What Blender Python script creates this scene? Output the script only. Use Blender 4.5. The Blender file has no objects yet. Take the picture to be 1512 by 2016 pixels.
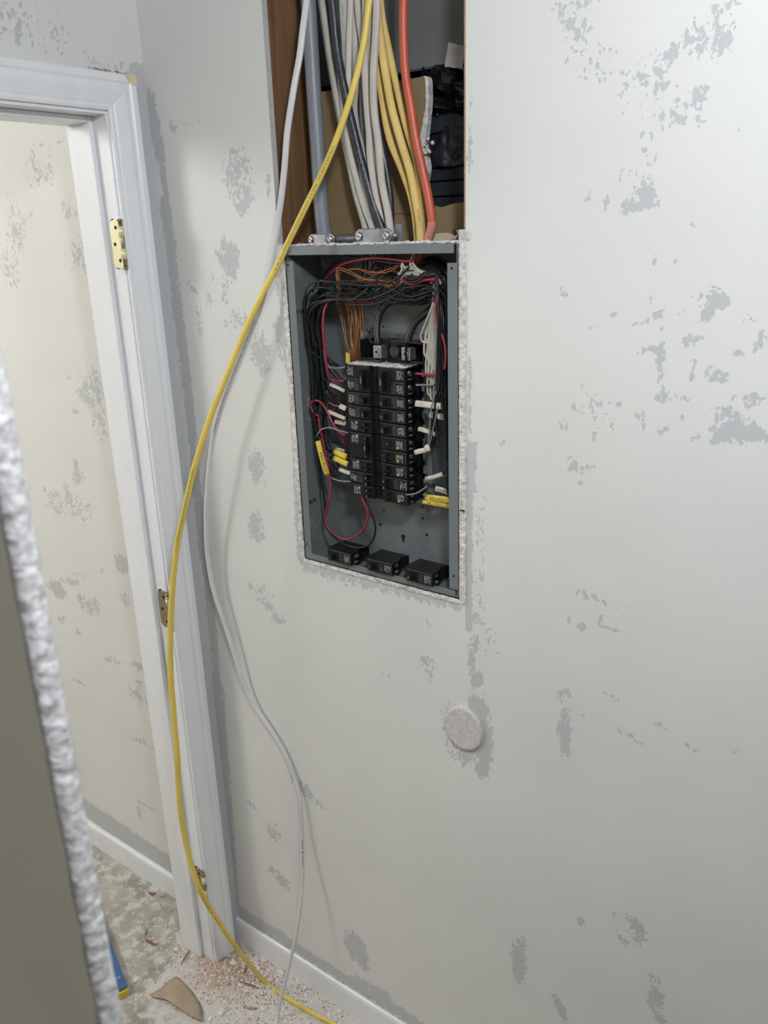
import bpy, bmesh, math, random
from mathutils import Vector, Matrix, noise as mnoise
random.seed(7)
S = bpy.context.scene
C = S.collection
PI = math.pi
V = Vector

# ------------------------------------------------------------------ camera
FPX = 1622.47
CAM = V((1.0673, -1.1520, 1.8166))
RX, RL, RZ = 1.241704, -0.033260, 0.644087
ROT = Matrix.Rotation(RZ, 3, 'Z') @ Matrix.Rotation(RX, 3, 'X') @ Matrix.Rotation(RL, 3, 'Z')
cd = bpy.data.cameras.new('camera'); cam = bpy.data.objects.new('camera', cd); C.objects.link(cam)
cam.matrix_world = Matrix.Translation(CAM) @ ROT.to_4x4()
cd.sensor_fit = 'HORIZONTAL'; cd.sensor_width = 36; cd.lens = FPX / 1512 * 36
cd.clip_start = 0.02
cd.dof.use_dof = True; cd.dof.focus_distance = 1.75; cd.dof.aperture_fstop = 13
S.camera = cam

# ------------------------------------------------------------------ view, world, lights
S.view_settings.view_transform = 'Standard'; S.view_settings.look = 'None'
S.view_settings.gamma = 1; S.view_settings.use_curve_mapping = False
S.view_settings.exposure = 0.0
w = bpy.data.worlds.new('world'); S.world = w; w.use_nodes = True
w.node_tree.nodes['Background'].inputs[0].default_value = (.8, .85, 1, 1)
w.node_tree.nodes['Background'].inputs[1].default_value = 0.05
def lamp(name, loc, power, size, col, target):
    l = bpy.data.lights.new(name, 'AREA'); l.shape = 'DISK'; l.size = size; l.energy = power; l.color = col
    o = bpy.data.objects.new(name, l); C.objects.link(o); o.location = loc
    o.rotation_euler = (V(target) - V(loc)).to_track_quat('-Z', 'Y').to_euler()
    return o
def bulb(name, loc, power, radius, col):
    l = bpy.data.lights.new(name, 'POINT'); l.energy = power; l.shadow_soft_size = radius; l.color = col
    o = bpy.data.objects.new(name, l); C.objects.link(o); o.location = loc; return o
bulb('hall_light', (1.12, -.935, 2.35), 38, .07, (.92, .965, 1.04))
bulb('far_room_light', (-1.45, -1.5, 2.34), 66, .24, (1, .997, .985))

def ray(px, py): return ROT @ V(((px - 756) / FPX, -(py - 1008) / FPX, -1))
def at(px, py, y):                      # the point of the plane y = const seen at a pixel
    d = ray(px, py); return CAM + d * ((y - CAM.y) / d.y)
def atx(px, py, x):
    d = ray(px, py); return CAM + d * ((x - CAM.x) / d.x)
def atz(px, py, z):
    d = ray(px, py); return CAM + d * ((z - CAM.z) / d.z)

# ------------------------------------------------------------------ materials
def newmat(name):
    m = bpy.data.materials.new(name); m.use_nodes = True
    return m, m.node_tree, m.node_tree.nodes['Principled BSDF']
def N(nt, t, **kw):
    n = nt.nodes.new(t)
    for k, v in kw.items(): setattr(n, k, v)
    return n
def mat(name, col, rough=.5, metal=0, var=.12, scale=30, bump=0, bscale=200, spec=.5, stretch=None, col2=None, alpha=1):
    m, nt, b = newmat(name)
    tc = N(nt, 'ShaderNodeTexCoord'); mp = N(nt, 'ShaderNodeMapping')
    nt.links.new(tc.outputs['Object'], mp.inputs[0])
    if stretch: mp.inputs['Scale'].default_value = stretch
    nz = N(nt, 'ShaderNodeTexNoise'); nz.inputs['Scale'].default_value = scale; nz.inputs['Detail'].default_value = 6
    nt.links.new(mp.outputs[0], nz.inputs['Vector'])
    cr = N(nt, 'ShaderNodeValToRGB')
    c2 = col2 or [min(1, c * (1 + var)) for c in col]
    c1 = [c * (1 - var) for c in col]
    cr.color_ramp.elements[0].position = .3; cr.color_ramp.elements[1].position = .7
    cr.color_ramp.elements[0].color = (*c1, 1); cr.color_ramp.elements[1].color = (*c2, 1)
    nt.links.new(nz.outputs[0], cr.inputs[0]); nt.links.new(cr.outputs[0], b.inputs['Base Color'])
    b.inputs['Roughness'].default_value = rough; b.inputs['Metallic'].default_value = metal
    b.inputs['Specular IOR Level'].default_value = spec
    b.inputs['Alpha'].default_value = alpha
    if bump:
        n2 = N(nt, 'ShaderNodeTexNoise'); n2.inputs['Scale'].default_value = bscale; n2.inputs['Detail'].default_value = 4
        nt.links.new(mp.outputs[0], n2.inputs['Vector'])
        bp = N(nt, 'ShaderNodeBump'); bp.inputs['Strength'].default_value = bump; bp.inputs['Distance'].default_value = .002
        nt.links.new(n2.outputs[0], bp.inputs['Height']); nt.links.new(bp.outputs[0], b.inputs['Normal'])
    return m

def wear_mat(name, paint, bare, scale=58, amp=2.9):
    """old paint over grey skim coat; the mesh attribute 'wear' says where the paint has come off"""
    m, nt, b = newmat(name); L = nt.links.new
    at_ = N(nt, 'ShaderNodeAttribute', attribute_name='wear')
    tc = N(nt, 'ShaderNodeTexCoord')
    n1 = N(nt, 'ShaderNodeTexNoise'); n1.inputs['Scale'].default_value = scale; n1.inputs['Detail'].default_value = 9
    n1.inputs['Roughness'].default_value = .6; n1.inputs['Distortion'].default_value = .9
    mp = N(nt, 'ShaderNodeMapping'); mp.inputs['Scale'].default_value = (1, 1, .75)
    L(tc.outputs['Object'], mp.inputs[0]); L(mp.outputs[0], n1.inputs['Vector'])
    sub = N(nt, 'ShaderNodeMath', operation='MULTIPLY_ADD'); sub.inputs[1].default_value = amp; sub.inputs[2].default_value = -.5 * amp
    n4 = N(nt, 'ShaderNodeTexNoise'); n4.inputs['Scale'].default_value = scale * 2.9; n4.inputs['Detail'].default_value = 6; n4.inputs['Distortion'].default_value = .5
    L(mp.outputs[0], n4.inputs['Vector'])
    mm = N(nt, 'ShaderNodeMix', data_type='FLOAT'); mm.inputs['Factor'].default_value = .42; L(n1.outputs[0], mm.inputs['A']); L(n4.outputs[0], mm.inputs['B'])
    L(mm.outputs['Result'], sub.inputs[0])
    gate = N(nt, 'ShaderNodeMath', operation='MULTIPLY', use_clamp=True); gate.inputs[1].default_value = 4.5; L(at_.outputs['Fac'], gate.inputs[0])
    gm = N(nt, 'ShaderNodeMath', operation='MULTIPLY'); L(gate.outputs[0], gm.inputs[0]); L(sub.outputs[0], gm.inputs[1])
    add = N(nt, 'ShaderNodeMath', operation='ADD'); L(at_.outputs['Fac'], add.inputs[0]); L(gm.outputs[0], add.inputs[1])
    mr = N(nt, 'ShaderNodeMapRange', interpolation_type='SMOOTHSTEP')
    mr.inputs['From Min'].default_value = .47; mr.inputs['From Max'].default_value = .53
    L(add.outputs[0], mr.inputs['Value'])
    n2 = N(nt, 'ShaderNodeTexNoise'); n2.inputs['Scale'].default_value = 3.2; n2.inputs['Detail'].default_value = 4
    L(tc.outputs['Object'], n2.inputs['Vector'])
    pr = N(nt, 'ShaderNodeValToRGB')
    pr.color_ramp.elements[0].position = .3; pr.color_ramp.elements[1].position = .72
    pr.color_ramp.elements[0].color = (*[c * .955 for c in paint], 1); pr.color_ramp.elements[1].color = (*[min(1, c * 1.03) for c in paint], 1)
    L(n2.outputs[0], pr.inputs[0])
    mx = N(nt, 'ShaderNodeMix', data_type='RGBA')
    L(mr.outputs[0], mx.inputs['Factor']); L(pr.outputs[0], mx.inputs['A']); mx.inputs['B'].default_value = (*bare, 1)
    L(mx.outputs['Result'], b.inputs['Base Color'])
    b.inputs['Roughness'].default_value = .55; b.inputs['Specular IOR Level'].default_value = .3
    n3 = N(nt, 'ShaderNodeTexNoise'); n3.inputs['Scale'].default_value = 420; n3.inputs['Detail'].default_value = 3
    L(tc.outputs['Object'], n3.inputs['Vector'])
    h = N(nt, 'ShaderNodeMath', operation='MULTIPLY_ADD'); h.inputs[1].default_value = -.55
    L(mr.outputs[0], h.inputs[0])
    h3 = N(nt, 'ShaderNodeMath', operation='MULTIPLY'); h3.inputs[1].default_value = .22; L(n3.outputs[0], h3.inputs[0]); L(h3.outputs[0], h.inputs[2])
    bp = N(nt, 'ShaderNodeBump'); bp.inputs['Strength'].default_value = .55; bp.inputs['Distance'].default_value = .0011
    L(h.outputs[0], bp.inputs['Height']); L(bp.outputs[0], b.inputs['Normal'])
    return m

M = {}
M['wall'] = wear_mat('wall_paint', (.73, .73, .705), (.53, .54, .55))
M['gypsum'] = mat('white_gypsum', (.62, .60, .57), .9, var=.32, scale=90, bump=1, bscale=160)
M['grey_gypsum'] = mat('grey_gypsum_edge', (.55, .53, .53), .9, var=.12, scale=120, bump=.6, bscale=300)
M['near_edge'] = mat('rough_white_edge', (.45, .44, .44), .9, var=.38, scale=230, bump=.5, bscale=330)
M['near_face'] = mat('near_wall_paint', (.86, .82, .72), .6, var=.03, scale=6)
M['trim'] = mat('white_trim_paint', (.83, .84, .87), .34, var=.025, scale=9, bump=.12, bscale=60, stretch=(3, 3, .4))
M['yellow_wood'] = mat('bare_yellow_wood', (.70, .62, .36), .6, var=.08, scale=40)
M['splinter'] = mat('red_brown_wood', (.30, .13, .07), .8, var=.35, scale=90)
M['dim_wall'] = mat('far_side_paint', (.36, .33, .27), .7, var=.03, scale=6)
M['ceiling'] = mat('ceiling_white', (.6, .6, .58), .8, var=.02)
M['steel'] = mat('grey_enamelled_steel', (.165, .187, .190), .42, .0, var=.06, scale=14, bump=.05, bscale=300, spec=.45)
M['steel_dark'] = mat('dark_steel', (.05, .056, .065), .4, .4, var=.2, scale=20)
M['galv'] = mat('galvanised_steel', (.28, .29, .31), .42, .75, var=.25, scale=55, bump=.15, bscale=120)
M['screw'] = mat('bright_screw', (.62, .62, .60), .25, .9, var=.15, scale=200)
M['brass_screw'] = mat('brass_screw', (.50, .42, .28), .3, .8, var=.25, scale=300)
M['brass'] = mat('polished_brass', (.82, .77, .50), .35, .25, var=.06, scale=20)
M['brass_dark'] = mat('dull_brass', (.35, .29, .17), .35, .8, var=.25, scale=200)
M['rust'] = mat('rusty_screw', (.10, .055, .03), .7, .3, var=.5, scale=250)
M['black'] = mat('black_moulded_plastic', (.008, .009, .011), .36, var=.3, scale=90, bump=.12, bscale=500, spec=.3)
M['black_soft'] = mat('dusty_black_plastic', (.022, .023, .027), .5, var=.35, scale=60)
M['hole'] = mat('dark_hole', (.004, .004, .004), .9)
M['ledge'] = mat('dusty_ledge', (.20, .185, .16), .6, var=.3, scale=200)
M['edge_highlight'] = mat('black_edge_highlight', (.085, .088, .095), .45, var=.35, scale=200)  # lighter black that paints the highlight along the breaker edges
M['mark'] = mat('white_print', (.36, .37, .38), .6)
M['ymark'] = mat('yellow_print', (.55, .48, .04), .6)
M['ink'] = mat('black_ink', (.02, .02, .02), .7)
M['ink_y'] = mat('faded_ink_on_yellow', (.22, .17, .02), .7)
M['ink_p'] = mat('purple_grey_ink', (.07, .06, .11), .7)
M['ink_g'] = mat('green_grey_ink', (.20, .26, .22), .7)
M['wire_black'] = mat('black_wire_insulation', (.012, .013, .017), .34, var=.2, spec=.36)
M['wire_red'] = mat('red_wire_insulation', (.30, .022, .045), .36, var=.12)
M['wire_white'] = mat('white_wire_insulation', (.42, .395, .345), .42, var=.1)
M['wire_grey'] = mat('grey_wire_insulation', (.20, .20, .20), .4, var=.1)
M['copper'] = mat('bare_copper', (.36, .145, .055), .42, .6, var=.22, scale=60)
M['copper_dark'] = mat('tarnished_copper', (.22, .09, .04), .4, .7, var=.3, scale=60)
M['heavy'] = mat('heavy_black_rubber', (.013, .013, .016), .42, var=.3, scale=30)
M['romex_white'] = mat('white_cable_jacket', (.52, .475, .43), .5, var=.07, scale=25)
M['romex_green'] = mat('greenish_cable_jacket', (.40, .41, .34), .5, var=.12, scale=30)
M['romex_grey'] = mat('grey_cable_jacket', (.20, .20, .205), .5, var=.12, scale=30)
M['romex_black'] = mat('black_cable_jacket', (.03, .032, .042), .34, var=.5, scale=50, bump=.4, bscale=90)
M['romex_yellow'] = mat('yellow_cable_jacket', (.74, .56, .12), .42, var=.07, scale=12)
M['romex_yellow_old'] = mat('dusty_yellow_cable_jacket', (.66, .47, .15), .5, var=.12, scale=25)
M['romex_orange'] = mat('orange_cable_jacket', (.52, .10, .05), .42, var=.1, scale=20)
M['romex_new'] = mat('new_white_cable_jacket', (.66, .65, .66), .42, var=.05, scale=20)
M['service'] = mat('grey_service_cable', (.22, .235, .26), .42, var=.1, scale=12, bump=.2, bscale=30)
M['stud'] = mat('brown_stud_wood', (.19, .098, .042), .7, var=.32, scale=26, bump=.3, bscale=60, stretch=(3, 3, .25))
M['kraft'] = mat('brown_board_paper', (.25, .18, .092), .85, var=.06, scale=12, bump=.1, bscale=120)
M['kraft_light'] = mat('tan_board_paper', (.40, .32, .23), .85, var=.08, scale=40)
M['paper_edge'] = mat('brown_torn_edge', (.36, .22, .14), .9, var=.2, scale=150)
M['duct'] = mat('grey_sheet_metal', (.24, .245, .24), .5, .3, var=.12, scale=5)
M['black_foil'] = mat('black_plastic_sheet', (.010, .010, .012), .16, var=.3, scale=40)
M['tape'] = mat('clear_grey_tape', (.46, .44, .42), .25, var=.15, scale=40, alpha=.75)
M['tag_yellow'] = mat('yellow_tag', (.70, .52, .07), .5, var=.08, scale=80)
M['tag_white'] = mat('cream_tag', (.60, .56, .46), .55, var=.12, scale=80)
M['sticker'] = mat('pink_grey_sticker', (.34, .31, .30), .6, var=.08, scale=60)
M['blue'] = mat('blue_painted_steel', (.045, .13, .30), .45, var=.12, scale=40)
M['yellow_plastic'] = mat('yellow_plastic', (.66, .50, .05), .45, var=.08, scale=40)
M['chip'] = mat('plaster_chip', (.72, .69, .66), .9, var=.12, scale=60, bump=.4, bscale=200)
M['dust'] = mat('sawdust', (.42, .27, .19), .95, var=.35, scale=90, bump=.6, bscale=300)
M['disc'] = mat('disc_plaster', (.60, .575, .56), .75, var=.14, scale=160, bump=.5, bscale=260)

# ------------------------------------------------------------------ mesh helpers
def link(name, me, m, parent=None, smooth=False):
    o = bpy.data.objects.new(name, me); C.objects.link(o)
    for x in (m if isinstance(m, (list, tuple)) else [m]): me.materials.append(x)
    if smooth:
        for p in me.polygons: p.use_smooth = True
    if parent: o.parent = parent
    return o
def fin(name, bm, m, parent=None, smooth=False, normals=True):
    if normals: bmesh.ops.recalc_face_normals(bm, faces=bm.faces)
    me = bpy.data.meshes.new(name); bm.to_mesh(me); bm.free()
    return link(name, me, m, parent, smooth)
def tag(o, label=None, cat=None, group=None, kind=None):
    if label: o['label'] = label
    if cat: o['category'] = cat
    if group: o['group'] = group
    if kind: o['kind'] = kind
    return o
def empty(name, loc=(0, 0, 0)):
    o = bpy.data.objects.new(name, None); o.empty_display_size = .02; C.objects.link(o); o.location = loc
    return o
def setp(child, root):                  # child meshes are written in world coordinates
    child.parent = root; child.matrix_parent_inverse = Matrix.Translation(-V(root.location))
    return child
def box(bm, x0, x1, y0, y1, z0, z1, mi=0, bev=0, T=None):
    vs = [bm.verts.new((x, y, z)) for x in (x0, x1) for y in (y0, y1) for z in (z0, z1)]
    if T is not None:
        for v in vs: v.co = T @ v.co
    fs = [bm.faces.new([vs[i] for i in q]) for q in ((0, 1, 3, 2), (4, 6, 7, 5), (0, 4, 5, 1), (2, 3, 7, 6), (0, 2, 6, 4), (1, 5, 7, 3))]
    for f in fs: f.material_index = mi
    if bev:
        es = list({e for f in fs for e in f.edges})
        bmesh.ops.bevel(bm, geom=es, offset=bev, segments=2, affect='EDGES', profile=.6)
    return fs
def prism(bm, pts, d, mi=0, bev=0):
    """closed outline pts (3D) swept by vector d"""
    d = V(d)
    a = [bm.verts.new(p) for p in pts]; b = [bm.verts.new(V(p) + d) for p in pts]
    n = len(pts); fs = [bm.faces.new(a), bm.faces.new(b[::-1])]
    for i in range(n): fs.append(bm.faces.new([a[i], b[i], b[(i + 1) % n], a[(i + 1) % n]]))
    for f in fs: f.material_index = mi
    if bev:
        bmesh.ops.recalc_face_normals(bm, faces=fs)
        bmesh.ops.bevel(bm, geom=list({e for f in fs for e in f.edges}), offset=bev, segments=1, affect='EDGES')
    return fs
def cyl(bm, p, q, r, n=20, r2=None, mi=0):
    p, q = V(p), V(q); t = (q - p).normalized(); a = t.orthogonal().normalized(); b = t.cross(a)
    r2 = r if r2 is None else r2
    A = [bm.verts.new(p + (a * math.cos(2 * PI * i / n) + b * math.sin(2 * PI * i / n)) * r) for i in range(n)]
    B = [bm.verts.new(q + (a * math.cos(2 * PI * i / n) + b * math.sin(2 * PI * i / n)) * r2) for i in range(n)]
    fs = [bm.faces.new(A[::-1]), bm.faces.new(B)]
    for i in range(n):
        f = bm.faces.new([A[i], A[(i + 1) % n], B[(i + 1) % n], B[i]]); f.smooth = True; fs.append(f)
    for f in fs: f.material_index = mi
    return fs
def ring(bm, c, nrm, r, w, h, n=36, mi=0):
    """raised annular bead"""
    c = V(c); nrm = V(nrm).normalized(); a = nrm.orthogonal().normalized(); b = nrm.cross(a)
    prof = [(r - w, 0), (r - w * .4, h), (r + w * .4, h), (r + w, 0)]
    rows = [[bm.verts.new(c + (a * math.cos(2 * PI * i / n) + b * math.sin(2 * PI * i / n)) * pr + nrm * ph) for i in range(n)] for pr, ph in prof]
    for k in range(3):
        for i in range(n):
            f = bm.faces.new([rows[k][i], rows[k][(i + 1) % n], rows[k + 1][(i + 1) % n], rows[k + 1][i]]); f.smooth = True; f.material_index = mi
def catmull(P, step=.006):
    P = [V(p) for p in P]; Q = [P[0] * 2 - P[1]] + P + [P[-1] * 2 - P[-2]]; out = []
    for i in range(1, len(Q) - 2):
        p0, p1, p2, p3 = Q[i - 1:i + 3]; n = max(2, min(26, int((p2 - p1).length / step)))
        for k in range(n):
            t = k / n
            out.append(.5 * ((2 * p1) + (p2 - p0) * t + (2 * p0 - 5 * p1 + 4 * p2 - p3) * t * t + (3 * p1 - p0 - 3 * p2 + p3) * t ** 3))
    out.append(P[-1]); return out
FACE = V((.55, -.8, .22)).normalized()   # the wide side of flat cable faces out of the wall
def frames(path, face=FACE):
    fr = []
    for i, p in enumerate(path):
        t = (path[min(i + 1, len(path) - 1)] - path[max(i - 1, 0)]).normalized()
        n = face - t * face.dot(t)
        if n.length < .05: n = t.orthogonal()
        n.normalize(); fr.append((p, t, n, t.cross(n)))
    return fr
def tube_bm(bm, P, rw, rn=None, n=10, face=FACE, smoothpath=True, step=.006, mi=0):
    """swept oval: rw across the wide side, rn thick"""
    rn = rn or rw
    path = catmull(P, step) if smoothpath else [V(p) for p in P]
    fr = frames(path, face); rows = []
    sw = rw if callable(rw) else (lambda t: rw)
    rw_ = sw(0)
    for i, (p, t, nn, s) in enumerate(fr):
        k = i / (len(fr) - 1); w_ = sw(k)
        rg = (lambda c: .80 + .20 * abs(math.cos(1.5 * PI * c))) if rn < rw_ * .72 and n >= 12 else (lambda c: 1)
        rows.append([bm.verts.new(p + s * math.cos(2 * PI * j / n) * w_ + nn * math.sin(2 * PI * j / n) * rn * rg(math.cos(2 * PI * j / n))) for j in range(n)])
    for a, b in zip(rows, rows[1:]):
        for j in range(n):
            f = bm.faces.new([a[j], a[(j + 1) % n], b[(j + 1) % n], b[j]]); f.smooth = True; f.material_index = mi
    for r_ in (rows[0][::-1], rows[-1]): f = bm.faces.new(r_); f.material_index = mi
    return path
def tube(name, P, rw, m, rn=None, n=10, parent=None, face=FACE, step=.006):
    bm = bmesh.new(); tube_bm(bm, P, rw, rn, n, face, step=step)
    return fin(name, bm, m, parent, smooth=False)
def text_mesh(body, size):
    cu = bpy.data.curves.new('writing', 'FONT'); cu.body = body; cu.size = size; cu.align_x = 'LEFT'; cu.align_y = 'CENTER'; cu.resolution_u = 2
    o = bpy.data.objects.new('writing', cu); me = bpy.data.meshes.new_from_object(o)
    bpy.data.objects.remove(o); bpy.data.curves.remove(cu)
    return me
def text_on_path(name, body, P, s0, size, off, m, parent=None, face=FACE, side=0, flip=False, raised=.0002, stretch=1.25):
    """print running along a cable"""
    path = catmull(P); fr = frames(path, face)
    L = [0]
    for a, b in zip(path, path[1:]): L.append(L[-1] + (b - a).length)
    me = text_mesh(body, size)
    tw = max((v.co.x for v in me.vertices), default=0) * stretch
    for v in me.vertices:
        x, y = v.co.x * stretch, v.co.y
        if flip: x, y = tw - x, -y
        s = min(max(s0 + x, 0), L[-1] - 1e-5)
        i = max(k for k in range(len(L)) if L[k] <= s); i = min(i, len(L) - 2)
        f = (s - L[i]) / max(L[i + 1] - L[i], 1e-9)
        p = path[i].lerp(path[i + 1], f); n = fr[i][2].lerp(fr[i + 1][2], f); sd = fr[i][3].lerp(fr[i + 1][3], f)
        v.co = p + n * (off + raised) - sd * (y + side) 
    return link(name, me, m, parent)
def grid_lines(a, b, step, extra):
    n = max(1, round((b - a) / step)); g = sorted(set([a + (b - a) * i / n for i in range(n + 1)]))
    g = [v for v in g if all(abs(v - e) > step * .35 for e in extra)] + [e for e in extra if a <= e <= b]
    return sorted(set(g + [a, b]))
def wear_val(u, v, blobs, segs):
    m = 0
    for (bu, bv, ru, rv, s, a) in blobs:
        du, dv = u - bu, v - bv
        if abs(du) > .25 or abs(dv) > .3: continue
        if a: ca, sa = math.cos(math.radians(a)), math.sin(math.radians(a)); du, dv = du * ca + dv * sa, -du * sa + dv * ca
        d = (du / ru) ** 2 + (dv / rv) ** 2
        if d < 9: m = max(m, s * math.exp(-.5 * d ** 1.5) * 1.08)
    for (x1, z1, x2, z2, hw, s) in segs:
        dx, dz = x2 - x1, z2 - z1; l2 = dx * dx + dz * dz or 1e-9
        t = min(1, max(0, ((u - x1) * dx + (v - z1) * dz) / l2))
        d = math.hypot(u - x1 - dx * t, v - z1 - dz * t) / hw
        if d < 2.2: m = max(m, s * math.exp(-.5 * d ** 4))
    return m

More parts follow.
